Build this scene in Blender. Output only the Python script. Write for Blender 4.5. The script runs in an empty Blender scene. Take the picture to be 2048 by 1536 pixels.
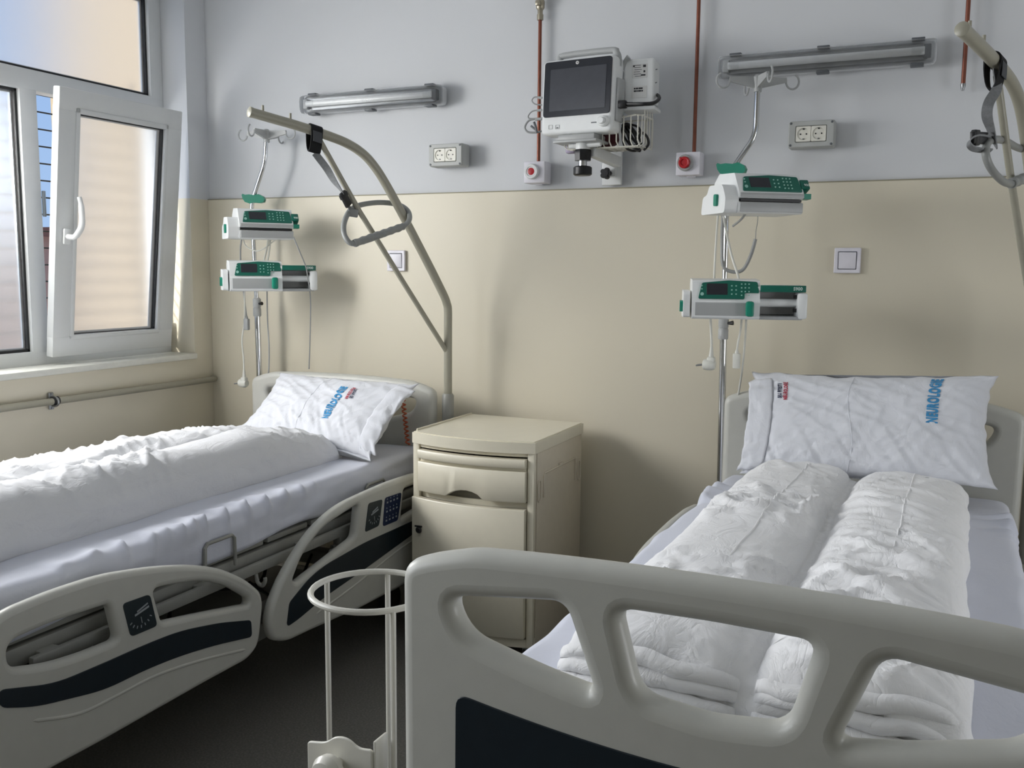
import bpy, bmesh, math, random
from mathutils import Vector, Matrix, Euler, noise
random.seed(7)
PI = math.pi
S = bpy.context.scene
COL = S.collection

# ------------------------------------------------------------------ camera, world, lights, exposure
CAM_H = 1.36
YAW, PITCH, ROLL, FPX = math.radians(24.43), math.radians(6.95), math.radians(0.5), 1880.0
_fw = Vector((-math.sin(YAW) * math.cos(PITCH), math.cos(YAW) * math.cos(PITCH), -math.sin(PITCH)))
_r0 = Vector((math.cos(YAW), math.sin(YAW), 0)); _u0 = _r0.cross(_fw)
_rt = _r0 * math.cos(ROLL) + _u0 * math.sin(ROLL); _up = -_r0 * math.sin(ROLL) + _u0 * math.cos(ROLL)
cd = bpy.data.cameras.new('camera'); cam = bpy.data.objects.new('camera', cd); COL.objects.link(cam)
cam.matrix_world = Matrix(((_rt.x, _up.x, -_fw.x, 0), (_rt.y, _up.y, -_fw.y, 0), (_rt.z, _up.z, -_fw.z, CAM_H), (0, 0, 0, 1)))
cd.sensor_width = 36.0; cd.lens = 36.0 * FPX / 2048.0; cd.clip_start = 0.05; cd.clip_end = 200
S.camera = cam

def P(u, v, y):
    """measured photo point -> world point at the depth y where the thing stands"""
    r = _rt * ((u - 1024) / FPX) + _up * ((768 - v) / FPX) + _fw
    return Vector((0, 0, CAM_H)) + r * (y / r.y)

S.view_settings.view_transform = 'Standard'; S.view_settings.look = 'None'
S.view_settings.gamma = 1.0; S.view_settings.use_curve_mapping = False
S.view_settings.exposure = 0.22
S.cycles.max_bounces = 8; S.cycles.diffuse_bounces = 5; S.cycles.transparent_max_bounces = 12
S.cycles.caustics_reflective = False; S.cycles.caustics_refractive = True
S.cycles.sample_clamp_indirect = 6.0
S.cycles.use_denoising = True

w = bpy.data.worlds.new('sky'); S.world = w; w.use_nodes = True
nt = w.node_tree; nt.nodes.clear()
wo = nt.nodes.new('ShaderNodeOutputWorld'); bg = nt.nodes.new('ShaderNodeBackground')
wc = nt.nodes.new('ShaderNodeTexCoord'); wx = nt.nodes.new('ShaderNodeSeparateXYZ'); wr_ = nt.nodes.new('ShaderNodeValToRGB')
wr_.color_ramp.elements[0].position = 0.0; wr_.color_ramp.elements[0].color = (0.36, 0.51, 0.75, 1)
wr_.color_ramp.elements[1].position = 0.55; wr_.color_ramp.elements[1].color = (0.14, 0.30, 0.66, 1)
nt.links.new(wc.outputs['Generated'], wx.inputs[0]); nt.links.new(wx.outputs['Z'], wr_.inputs[0]); nt.links.new(wr_.outputs[0], bg.inputs[0]); nt.links.new(bg.outputs[0], wo.inputs[0])
bg.inputs['Strength'].default_value = 1.0

sun = bpy.data.lights.new('sun', 'SUN'); sun.energy = 3.0; sun.angle = math.radians(0.6); sun.color = (1.0, 0.94, 0.84)
so = bpy.data.objects.new('sun', sun); COL.objects.link(so)
so.rotation_euler = Vector((0.20, 1.0, -0.26)).to_track_quat('-Z', 'Y').to_euler()

def area(name, loc, size, aim, power, color):
    l = bpy.data.lights.new(name, 'AREA'); l.shape = 'RECTANGLE'; l.size, l.size_y = size; l.energy = power; l.color = color
    o = bpy.data.objects.new(name, l); COL.objects.link(o); o.location = loc
    o.rotation_euler = Vector(aim).to_track_quat('-Z', 'Z').to_euler(); return o
# key lamp added behind an assumed unseen casement, brighter than the visible sky; the other two lamps are added fill
area('added_key_lamp', (-3.40, 1.78, 1.80), (0.84, 1.35), (1, 0.15, -0.62), 66, (1.0, 0.985, 0.95))
area('fill_second_window', (-3.32, 0.11, 1.78), (1.6, 1.4), (1, 0.0, -0.45), 38, (0.97, 0.985, 1.0))
area('fill_doorway', (2.36, 2.0, 1.05), (0.9, 2.0), (-1, 0.0, 0.0), 36, (1.0, 0.98, 0.95))

# ------------------------------------------------------------------ materials
def lin(c):
    return tuple(((x / 255) / 12.92 if x <= 10 else (((x / 255) + 0.055) / 1.055) ** 2.4) for x in c) + (1.0,)
MATS = {}
def mat(name, rgb, rough=0.5, metal=0.0, var=0.04, scale=30.0, bump=0.0, bscale=200.0, coat=0.0, spec=0.5):
    """plain painted / moulded surface: colour with a little procedural variation and optional fine grain"""
    m = bpy.data.materials.new(name); m.use_nodes = True; n = m.node_tree.nodes; l = m.node_tree.links
    b = n['Principled BSDF']; b.inputs['Roughness'].default_value = rough; b.inputs['Metallic'].default_value = metal
    b.inputs['Coat Weight'].default_value = coat; b.inputs['Specular IOR Level'].default_value = spec
    tc = n.new('ShaderNodeTexCoord'); no = n.new('ShaderNodeTexNoise'); no.inputs['Scale'].default_value = scale; no.inputs['Detail'].default_value = 4
    l.new(tc.outputs['Object'], no.inputs['Vector'])
    r = n.new('ShaderNodeValToRGB'); c = lin(rgb)
    r.color_ramp.elements[0].position = 0.3; r.color_ramp.elements[1].position = 0.7
    r.color_ramp.elements[0].color = tuple(x * (1 - var) for x in c[:3]) + (1,); r.color_ramp.elements[1].color = tuple(min(1, x * (1 + var)) for x in c[:3]) + (1,)
    l.new(no.outputs['Fac'], r.inputs[0]); l.new(r.outputs[0], b.inputs['Base Color'])
    if bump:
        nb = n.new('ShaderNodeTexNoise'); nb.inputs['Scale'].default_value = bscale; nb.inputs['Detail'].default_value = 3
        l.new(tc.outputs['Object'], nb.inputs['Vector'])
        bp = n.new('ShaderNodeBump'); bp.inputs['Strength'].default_value = bump; bp.inputs['Distance'].default_value = 0.002
        l.new(nb.outputs['Fac'], bp.inputs['Height']); l.new(bp.outputs[0], b.inputs['Normal'])
    MATS[name] = m; return m

UPPER, LOWER = (208, 210, 213), (214, 207, 188)
def wall_mat():
    """two-tone hospital wall: grey-white upper paint, cream oil paint below 1.665 m"""
    m = bpy.data.materials.new('two_tone_wall'); m.use_nodes = True; n = m.node_tree.nodes; l = m.node_tree.links; b = n['Principled BSDF']
    g = n.new('ShaderNodeNewGeometry'); sx = n.new('ShaderNodeSeparateXYZ'); l.new(g.outputs['Position'], sx.inputs[0])
    mt = n.new('ShaderNodeMath'); mt.operation = 'GREATER_THAN'; mt.inputs[1].default_value = 1.665; l.new(sx.outputs['Z'], mt.inputs[0])
    mx = n.new('ShaderNodeMix'); mx.data_type = 'RGBA'; l.new(mt.outputs[0], mx.inputs['Factor'])
    mx.inputs['A'].default_value = lin(LOWER); mx.inputs['B'].default_value = lin(UPPER)
    no = n.new('ShaderNodeTexNoise'); no.inputs['Scale'].default_value = 1.6; no.inputs['Detail'].default_value = 5; l.new(g.outputs['Position'], no.inputs['Vector'])
    hs = n.new('ShaderNodeHueSaturation'); mr = n.new('ShaderNodeMapRange'); mr.inputs['To Min'].default_value = 0.97; mr.inputs['To Max'].default_value = 1.02
    l.new(no.outputs['Fac'], mr.inputs['Value']); l.new(mr.outputs[0], hs.inputs['Value']); l.new(mx.outputs['Result'], hs.inputs['Color']); l.new(hs.outputs[0], b.inputs['Base Color'])
    rr = n.new('ShaderNodeMapRange'); rr.inputs['To Min'].default_value = 0.42; rr.inputs['To Max'].default_value = 0.75; l.new(mt.outputs[0], rr.inputs['Value']); l.new(rr.outputs[0], b.inputs['Roughness'])
    n2 = n.new('ShaderNodeTexNoise'); n2.inputs['Scale'].default_value = 9; n2.inputs['Detail'].default_value = 6; l.new(g.outputs['Position'], n2.inputs['Vector'])
    bp = n.new('ShaderNodeBump'); bp.inputs['Strength'].default_value = 0.10; bp.inputs['Distance'].default_value = 0.01; l.new(n2.outputs['Fac'], bp.inputs['Height']); l.new(bp.outputs[0], b.inputs['Normal'])
    return m
M_WALL = wall_mat()

def floor_mat():
    m = bpy.data.materials.new('speckled_linoleum'); m.use_nodes = True; n = m.node_tree.nodes; l = m.node_tree.links; b = n['Principled BSDF']
    g = n.new('ShaderNodeNewGeometry'); no = n.new('ShaderNodeTexNoise'); no.inputs['Scale'].default_value = 160; no.inputs['Detail'].default_value = 3; l.new(g.outputs['Position'], no.inputs['Vector'])
    r = n.new('ShaderNodeValToRGB'); r.color_ramp.elements[0].position = 0.42; r.color_ramp.elements[1].position = 0.72
    r.color_ramp.elements[0].color = lin((104, 102, 98)); r.color_ramp.elements[1].color = lin((130, 127, 121))
    l.new(no.outputs['Fac'], r.inputs[0]); l.new(r.outputs[0], b.inputs['Base Color']); b.inputs['Roughness'].default_value = 0.42
    return m
M_FLOOR = floor_mat()

def cloth(name, rgb, bump=0.5, scale=14.0, rough=0.9):
    m = bpy.data.materials.new(name); m.use_nodes = True; n = m.node_tree.nodes; l = m.node_tree.links; b = n['Principled BSDF']
    b.inputs['Base Color'].default_value = lin(rgb); b.inputs['Roughness'].default_value = rough; b.inputs['Sheen Weight'].default_value = 0.15
    tc = n.new('ShaderNodeTexCoord'); mp = n.new('ShaderNodeMapping'); mp.inputs['Scale'].default_value = (1.0, 0.55, 1.0); mp.inputs['Rotation'].default_value = (0, 0, 0.5)
    l.new(tc.outputs['Object'], mp.inputs['Vector'])
    no = n.new('ShaderNodeTexNoise'); no.inputs['Scale'].default_value = scale; no.inputs['Detail'].default_value = 5; no.inputs['Roughness'].default_value = 0.55; no.inputs['Distortion'].default_value = 0.8
    l.new(mp.outputs[0], no.inputs['Vector'])
    # ridge: |2f-1| gives creases
    a = n.new('ShaderNodeMath'); a.operation = 'MULTIPLY_ADD'; a.inputs[1].default_value = 2; a.inputs[2].default_value = -1; l.new(no.outputs['Fac'], a.inputs[0])
    ab = n.new('ShaderNodeMath'); ab.operation = 'ABSOLUTE'; l.new(a.outputs[0], ab.inputs[0])
    pw = n.new('ShaderNodeMath'); pw.operation = 'POWER'; pw.inputs[1].default_value = 0.6; l.new(ab.outputs[0], pw.inputs[0])
    bp = n.new('ShaderNodeBump'); bp.inputs['Strength'].default_value = bump; bp.inputs['Distance'].default_value = 0.006; l.new(pw.outputs[0], bp.inputs['Height'])
    wv = n.new('ShaderNodeTexNoise'); wv.inputs['Scale'].default_value = 900; l.new(tc.outputs['Object'], wv.inputs['Vector'])
    b2 = n.new('ShaderNodeBump'); b2.inputs['Strength'].default_value = 0.10; b2.inputs['Distance'].default_value = 0.0008; l.new(wv.outputs['Fac'], b2.inputs['Height']); l.new(bp.outputs[0], b2.inputs['Normal']); l.new(b2.outputs[0], b.inputs['Normal'])
    MATS[name] = m; return m
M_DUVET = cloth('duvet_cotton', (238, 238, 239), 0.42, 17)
M_DUVET1 = cloth('dimmed_duvet_cotton', (216, 217, 220), 0.42, 17)  # darker copy of the duvet cotton, offsets the strong light on the window bed
M_PILLOW = cloth('pillow_cotton', (216, 218, 224), 0.34, 13)
M_SHEET = cloth('sheet_cotton', (212, 215, 227), 0.20, 6)

def glassy(name, rgb, tr=0.75, rough=0.05):
    """clear moulded plastic: mostly see-through with a glossy skin"""
    m = bpy.data.materials.new(name); m.use_nodes = True; n = m.node_tree.nodes; l = m.node_tree.links; n.clear()
    o = n.new('ShaderNodeOutputMaterial'); t = n.new('ShaderNodeBsdfTransparent'); t.inputs[0].default_value = lin(rgb)
    p = n.new('ShaderNodeBsdfPrincipled'); p.inputs['Base Color'].default_value = lin(rgb); p.inputs['Roughness'].default_value = rough
    fr = n.new('ShaderNodeFresnel'); fr.inputs[0].default_value = 1.5; ad = n.new('ShaderNodeMath'); ad.operation = 'ADD'; ad.inputs[1].default_value = 1 - tr; ad.use_clamp = True
    mx = n.new('ShaderNodeMixShader'); l.new(fr.outputs[0], ad.inputs[0]); l.new(ad.outputs[0], mx.inputs[0]); l.new(t.outputs[0], mx.inputs[1]); l.new(p.outputs[0], mx.inputs[2]); l.new(mx.outputs[0], o.inputs[0])
    MATS[name] = m; return m
M_CLEAR = glassy('clear_polycarbonate', (250, 251, 252), 0.97)

def frosted():
    """satin-etched pane: blurred view of what stands outside plus a little added emission for its daylight glow"""
    m = bpy.data.materials.new('frosted_glass'); m.use_nodes = True; n = m.node_tree.nodes; l = m.node_tree.links; n.clear()
    o = n.new('ShaderNodeOutputMaterial'); rf = n.new('ShaderNodeBsdfRefraction'); rf.inputs['IOR'].default_value = 1.25; rf.inputs['Roughness'].default_value = 0.42; rf.inputs['Color'].default_value = (0.90, 0.90, 0.90, 1)
    tl = n.new('ShaderNodeBsdfTranslucent'); tl.inputs[0].default_value = (0.95, 0.95, 0.93, 1)
    em = n.new('ShaderNodeEmission'); em.inputs[0].default_value = (0.98, 0.97, 0.94, 1); em.inputs[1].default_value = 0.06  # even emission added to stand for daylight scattered in the pane
    mx = n.new('ShaderNodeMixShader'); mx.inputs[0].default_value = 0.08; l.new(rf.outputs[0], mx.inputs[1]); l.new(tl.outputs[0], mx.inputs[2])
    ad = n.new('ShaderNodeAddShader'); l.new(mx.outputs[0], ad.inputs[0]); l.new(em.outputs[0], ad.inputs[1]); l.new(ad.outputs[0], o.inputs[0])
    return m
M_FROST = frosted()

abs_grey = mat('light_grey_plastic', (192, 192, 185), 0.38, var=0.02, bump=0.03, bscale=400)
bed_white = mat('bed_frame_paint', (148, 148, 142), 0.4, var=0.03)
navy = mat('navy_inlay', (11, 26, 36), 0.3, var=0.06)
navy_pale = mat('navy_inlay_line', (44, 68, 86), 0.3)  # paler thin lines of the inlay
pad_dark = mat('dark_control_pad', (24, 38, 44), 0.35, var=0.06)
pad_blue = mat('blue_control_pad', (14, 30, 66), 0.35, var=0.08)
pad_mark = mat('pale_pad_print', (150, 156, 160), 0.5)
steel = mat('chrome', (214, 216, 220), 0.12, 1.0, var=0.02)
dull_steel = mat('zinc_steel', (150, 152, 154), 0.35, 0.9, var=0.08)
dark_steel = mat('dark_mechanism', (52, 53, 54), 0.5, 0.4, var=0.15)
cream_paint = mat('cream_pole_paint', (156, 153, 138), 0.35, var=0.02)
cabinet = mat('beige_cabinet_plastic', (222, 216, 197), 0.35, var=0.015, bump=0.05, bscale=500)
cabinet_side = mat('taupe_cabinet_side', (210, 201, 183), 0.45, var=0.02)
upvc = mat('white_upvc', (214, 216, 216), 0.3, var=0.01)
gasket = mat('black_gasket', (30, 32, 34), 0.6)
alu = mat('spacer_aluminium', (150, 158, 164), 0.3, 0.7)
white_pl = mat('white_device_plastic', (228, 230, 230), 0.35, var=0.015)
grey_pl = mat('grey_device_plastic', (168, 170, 170), 0.4, var=0.02)
green = mat('green_device_panel', (16, 98, 82), 0.35, var=0.04)
green_lever = mat('green_lever', (10, 128, 104), 0.35, var=0.05)
black = mat('black_plastic', (22, 22, 24), 0.4, var=0.1)
screen_m = mat('dark_screen', (40, 42, 48), 0.18, var=0.05)
screen_in = mat('screen_glass', (62, 64, 70), 0.22, var=0.05)
key_m = mat('key_print', (150, 196, 184), 0.5)
copper = mat('aged_copper', (132, 80, 64), 0.42, 0.55, var=0.18, scale=18)
brass = mat('dull_brass_valve', (168, 160, 142), 0.35, 0.7, var=0.1)
red = mat('red_button', (176, 26, 34), 0.35)
socket_grey = mat('grey_socket_box', (178, 180, 178), 0.5, var=0.02)
socket_white = mat('ivory_socket', (226, 224, 214), 0.35)
lilac_white = mat('white_outlet_box', (222, 220, 228), 0.4)
cable_w = mat('white_cable', (214, 214, 206), 0.45)
cable_k = mat('black_cable', (20, 20, 22), 0.45)
cable_g = mat('grey_cable', (150, 152, 152), 0.45)
strap_grey = mat('grey_webbing', (128, 130, 132), 0.85, var=0.12, scale=120, bump=0.3, bscale=600)
strap_black = mat('black_hook_and_loop', (20, 21, 23), 0.9, var=0.2, scale=200)
handle_grey = mat('grey_trapeze_plastic', (140, 142, 140), 0.4, var=0.03)
orange = mat('orange_coil', (176, 82, 46), 0.45)
tube_white = mat('tube_glass', (246, 247, 247), 0.25)
lamp_tray = mat('grey_lamp_tray', (206, 208, 210), 0.45)
clip_dark = mat('dark_grey_clip', (92, 96, 100), 0.45)
maroon = mat('maroon_cloth', (74, 24, 34), 0.8, var=0.2)
blue_txt = mat('blue_stamp_ink', (62, 140, 190), 0.9, var=0.15, scale=60)
navy_txt = mat('navy_thread', (28, 34, 66), 0.9)
red_txt = mat('red_thread', (170, 40, 62), 0.9)
label_txt = mat('black_print', (50, 50, 54), 0.7)
label_pap = mat('label_paper', (214, 214, 212), 0.6)
white_txt = mat('white_print', (206, 222, 216), 0.6)
ext_cream = mat('cream_render', (206, 182, 146), 0.9, var=0.03, scale=2)
ext_salmon = mat('salmon_render', (206, 150, 124), 0.9, var=0.05, scale=2)
white_rod = mat('white_rod_paint', (216, 214, 204), 0.3, var=0.02)
M_CEIL = mat('ceiling_paint', (226, 228, 230), 0.85, var=0.01, scale=3)
M_FLAT = mat('side_wall_paint', (200, 198, 188), 0.6, var=0.01, scale=3)
rubber = mat('dark_rubber', (36, 36, 38), 0.7)

# ------------------------------------------------------------------ mesh helpers
def finish(me, m, smooth=35):
    me.materials.append(m)
    if smooth:
        me.polygons.foreach_set('use_smooth', [True] * len(me.polygons))
        me.set_sharp_from_angle(angle=math.radians(smooth))
    me.update()

def link(name, me, parent=None):
    o = bpy.data.objects.new(name, me); COL.objects.link(o)
    if parent is not None: o.parent = parent
    return o

class MB:
    def __init__(s): s.bm = bmesh.new()
    def box(s, c, d, bev=0.0, rot=None, seg=2):
        t = bmesh.new(); bmesh.ops.create_cube(t, size=1.0)
        bmesh.ops.scale(t, vec=d, verts=t.verts)
        if bev: bmesh.ops.bevel(t, geom=t.edges[:] , offset=bev, segments=seg, affect='EDGES', profile=0.5)
        if rot is not None: bmesh.ops.rotate(t, cent=(0, 0, 0), matrix=Euler(rot).to_matrix(), verts=t.verts)
        bmesh.ops.translate(t, vec=c, verts=t.verts); s.add(t); return s
    def add(s, t):
        me = bpy.data.meshes.new('tmp'); t.to_mesh(me); t.free(); s.bm.from_mesh(me); bpy.data.meshes.remove(me)
    def tube(s, pts, r, n=10, closed=False, smooth=0):
        pts = [Vector(p) for p in pts]
        if smooth: pts = catmull(pts, smooth, closed)
        N = len(pts); rad = r if isinstance(r, (list, tuple)) else [r] * N
        if len(rad) != N: rad = [rad[int(i * (len(rad) - 1) / max(1, N - 1))] for i in range(N)]
        tang = []
        for i in range(N):
            a = pts[(i - 1) % N] if (closed or i > 0) else pts[0]; b = pts[(i + 1) % N] if (closed or i < N - 1) else pts[-1]
            t = b - a; tang.append(t.normalized() if t.length > 1e-9 else Vector((0, 0, 1)))
        up = Vector((0, 0, 1)) if abs(tang[0].z) < 0.9 else Vector((1, 0, 0))
        nrm = (up - tang[0] * up.dot(tang[0])).normalized(); rings = []
        for i in range(N):
            nrm = nrm - tang[i] * nrm.dot(tang[i]); nrm.normalize(); bn = tang[i].cross(nrm)
            rings.append([s.bm.verts.new(pts[i] + (nrm * math.cos(2 * PI * k / n) + bn * math.sin(2 * PI * k / n)) * rad[i]) for k in range(n)])
        for i in range(N if closed else N - 1):
            a, b = rings[i], rings[(i + 1) % N]
            for k in range(n): s.bm.faces.new((a[k], a[(k + 1) % n], b[(k + 1) % n], b[k]))
        if not closed:
            s.bm.faces.new(list(reversed(rings[0]))); s.bm.faces.new(rings[-1])
        return s
    def lathe(s, prof, c=(0, 0, 0), axis='z', n=24):
        """prof: list of (radius, height)"""
        rings = []
        c = Vector(c)
        def pos(r, h, a):
            x, y = r * math.cos(a), r * math.sin(a)
            return c + (Vector((x, y, h)) if axis == 'z' else Vector((h, x, y)) if axis == 'x' else Vector((y, h, x)))
        for r, h in prof:
            rings.append([s.bm.verts.new(pos(max(r, 1e-5), h, 2 * PI * k / n)) for k in range(n)])
        for a, b in zip(rings[:-1], rings[1:]):
            for k in range(n): s.bm.faces.new((a[k], a[(k + 1) % n], b[(k + 1) % n], b[k]))
        s.bm.faces.new(list(reversed(rings[0]))); s.bm.faces.new(rings[-1]); return s
    def prism(s, pts, a0, a1, axis='x'):
        """closed outline extruded from a0 to a1 along axis; the outline is in the other two axes"""
        def v(p, a): return Vector((a, p[0], p[1])) if axis == 'x' else Vector((p[0], a, p[1])) if axis == 'y' else Vector((p[0], p[1], a))
        A = [s.bm.verts.new(v(p, a0)) for p in pts]; B = [s.bm.verts.new(v(p, a1)) for p in pts]; n = len(pts)
        for k in range(n): s.bm.faces.new((A[k], A[(k + 1) % n], B[(k + 1) % n], B[k]))
        s.bm.faces.new(list(reversed(A))); s.bm.faces.new(B); return s
    def strip(s, pts, widths, nrm, th=0.003):
        """flat webbing ribbon along pts, width direction per point"""
        rows = []
        for p, wd, nn in zip(pts, widths, nrm):
            p = Vector(p); wd = Vector(wd); nn = Vector(nn) * th / 2
            rows.append([s.bm.verts.new(p - wd + nn), s.bm.verts.new(p + wd + nn), s.bm.verts.new(p + wd - nn), s.bm.verts.new(p - wd - nn)])
        for a, b in zip(rows[:-1], rows[1:]):
            for k in range(4): s.bm.faces.new((a[k], a[(k + 1) % 4], b[(k + 1) % 4], b[k]))
        s.bm.faces.new(list(reversed(rows[0]))); s.bm.faces.new(rows[-1]); return s
    def mesh(s, name):
        bmesh.ops.recalc_face_normals(s.bm, faces=s.bm.faces[:])
        me = bpy.data.meshes.new(name); s.bm.to_mesh(me); s.bm.free(); return me
    def build(s, name, m, parent=None, smooth=35):
        me = s.mesh(name); finish(me, m, smooth); return link(name, me, parent)

def catmull(p, k, closed=False):
    out = []; n = len(p)
    for i in range(n if closed else n - 1):
        if closed: a, b, c, d = p[(i - 1) % n], p[i], p[(i + 1) % n], p[(i + 2) % n]
        else: a, b, c, d = p[max(i - 1, 0)], p[i], p[i + 1], p[min(i + 2, n - 1)]
        for j in range(k):
            t = j / k
            out.append(0.5 * ((2 * b) + (c - a) * t + (2 * a - 5 * b + 4 * c - d) * t * t + (3 * b - a - 3 * c + d) * t ** 3))
    if not closed: out.append(p[-1].copy())
    return out

def rpoly(pts, r=0.02, n=6):
    """polygon with rounded corners; a point may carry its own radius"""
    out = []; N = len(pts)
    for i in range(N):
        p = Vector(pts[i][:2]); rr = pts[i][2] if len(pts[i]) > 2 else r
        a = Vector(pts[i - 1][:2]) - p; b = Vector(pts[(i + 1) % N][:2]) - p
        d = min(rr, a.length * 0.49, b.length * 0.49)
        p0 = p + a.normalized() * d; p1 = p + b.normalized() * d
        for k in range(n + 1):
            t = k / n; out.append(p0 * (1 - t) ** 2 + p * 2 * t * (1 - t) + p1 * t * t)
    return out

def board(outer, holes, thick, bev, to, res=3):
    """moulded board with openings: rounded edges; `to` maps (u, v, t) to the local frame as a 4x4 matrix"""
    cu = bpy.data.curves.new('tmp', 'CURVE'); cu.dimensions = '2D'; cu.fill_mode = 'BOTH'
    for loop in [outer] + holes:
        sp = cu.splines.new('POLY'); sp.points.add(len(loop) - 1); sp.use_cyclic_u = True
        for q, p in zip(sp.points, loop): q.co = (p[0], p[1], 0, 1)
    cu.extrude = thick / 2 - bev; cu.bevel_depth = bev; cu.bevel_resolution = res; cu.offset = -bev
    o = bpy.data.objects.new('tmp', cu); COL.objects.link(o)
    dg = bpy.context.evaluated_depsgraph_get(); me = bpy.data.meshes.new_from_object(o.evaluated_get(dg))
    bpy.data.objects.remove(o); bpy.data.curves.remove(cu)
    me.transform(to)
    return me
XZ = Matrix(((1, 0, 0, 0), (0, 0, -1, 0), (0, 1, 0, 0), (0, 0, 0, 1)))     # (u,v)->(x,z), thickness along y
YZ = Matrix(((0, 0, 1, 0), (1, 0, 0, 0), (0, 1, 0, 0), (0, 0, 0, 1)))      # (u,v)->(y,z), thickness along x
def part_board(name, outer, holes, thick, bev, to, m, parent, smooth=50, res=3):
    me = board(outer, holes, thick, bev, to, res); me.materials.clear(); finish(me, m, smooth); return link(name, me, parent)

def thing(name, label, cat, loc=(0, 0, 0), rz=0.0, group=None):
    o = bpy.data.objects.new(name, None); o.empty_display_size = 0.05; COL.objects.link(o)
    o.location = loc; o.rotation_euler = (0, 0, rz); return tag(o, label, cat, group)
def tag(o, label, cat, group=None):
    o['label'] = label; o['category'] = cat
    if group: o['group'] = group
    return o
def struct(o): o['kind'] = 'structure'; return o
def kids(o): return [c for c in bpy.data.objects if c.parent == o]
def dup(o, parent=None):
    c = o.copy(); COL.objects.link(c)
    if parent is not None: c.parent = parent
    for k in kids(o): dup(k, c)
    return c

def text_mesh(body, size, bold=0.0, spacing=1.0):
    cu = bpy.data.curves.new('tmp', 'FONT'); cu.body = body; cu.size = size; cu.offset = bold; cu.space_character = spacing
    cu.align_x = 'CENTER'; cu.align_y = 'CENTER'; cu.resolution_u = 3
    o = bpy.data.objects.new('tmp', cu); COL.objects.link(o)
    dg = bpy.context.evaluated_depsgraph_get(); me = bpy.data.meshes.new_from_object(o.evaluated_get(dg))
    bpy.data.objects.remove(o); bpy.data.curves.remove(cu); me.materials.clear(); return me
def flat_text(name, body, size, mtx, m, parent, bold=0.0):
    me = text_mesh(body, size, bold); me.transform(mtx); finish(me, m, 0); return link(name, me, parent)

# ------------------------------------------------------------------ the room
XL, YB, ZC, XR, YF = -3.098, 3.42, 3.05, 2.3, -2.6
W_Y0, W_Y1, W_Z0, W_Z1 = 1.27, 3.305, 0.965, 2.60      # opening of the first window
V_Y0, V_Y1, V_Z0, V_Z1 = -0.80, 1.02, 0.965, 2.60      # opening of the second window, added for its light
struct(MB().box(((XL + XR) / 2, (YB + YF) / 2, -0.05), (XR - XL + 0.8, YB - YF + 0.4, 0.1)).build('floor', M_FLOOR, smooth=0))
struct(MB().box(((XL + XR) / 2, (YB + YF) / 2, ZC + 0.05), (XR - XL + 0.9, YB - YF + 0.4, 0.1)).build('ceiling', M_CEIL, smooth=0))
# back wall: the cream oil paint below forms a skin a millimetre proud of the upper paint
wb = MB().box(((XL + XR) / 2, YB + 0.11, ZC / 2), (XR - XL + 0.6, 0.2, ZC)).box(((XL + XR) / 2, YB + 0.004, 0.8325), (XR - XL, 0.012, 1.665), bev=0.002, seg=1)
struct(wb.build('wall_back', M_WALL, smooth=0))
wl = MB(); T = 0.235; xc = XL - T / 2
def wseg(y0, y1, z0, z1): wl.box((xc, (y0 + y1) / 2, (z0 + z1) / 2), (T, y1 - y0, z1 - z0))
wseg(W_Y1, YB + 0.2, 0, ZC); wseg(V_Y1, W_Y0, 0, ZC); wseg(YF - 0.1, V_Y0, 0, ZC)
wseg(W_Y0, W_Y1, 0, W_Z0); wseg(W_Y0, W_Y1, W_Z1, ZC); wseg(V_Y0, V_Y1, 0, V_Z0); wseg(V_Y0, V_Y1, V_Z1, ZC)
# unseen outside blocks, added to keep direct sun out of the open windows
wl.box((-3.428, 1.145, 1.6), (0.19, 0.14, 3.3)); wl.box((-3.53, -0.93, 1.6), (0.40, 0.14, 3.3))
struct(wl.build('wall_left', M_WALL, smooth=0))
wr2 = MB()  # right wall with an unseen doorway, added to hold a fill lamp
for y0, y1, z0, z1 in ((YF - 0.2, 1.52, 0, ZC), (2.48, YB + 0.2, 0, ZC), (1.52, 2.48, 2.08, ZC)): wr2.box((XR + 0.1, (y0 + y1) / 2, (z0 + z1) / 2), (0.2, y1 - y0, z1 - z0))
struct(wr2.build('wall_right', M_FLAT, smooth=0))
dfm = MB()
for y0, y1, z0, z1 in ((1.52, 1.58, 0, 2.08), (2.42, 2.48, 0, 2.08), (1.58, 2.42, 2.02, 2.08)): dfm.box((XR + 0.1, (y0 + y1) / 2, (z0 + z1) / 2), (0.23, y1 - y0, z1 - z0), bev=0.004)
struct(dfm.build('fill_doorway_frame', white_pl))
struct(MB().box(((XL + XR) / 2, YF - 0.1, ZC / 2), (XR - XL + 0.6, 0.2, ZC)).build('wall_front', M_FLAT, smooth=0))
# thin darker strip where the two paints of the back wall meet
struct(MB().box(((XL + XR) / 2, YB - 0.001, 1.6665), (XR - XL, 0.004, 0.003)).build('trim_1', mat('paint_edge', (150, 146, 128), 0.6), smooth=0))

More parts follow.
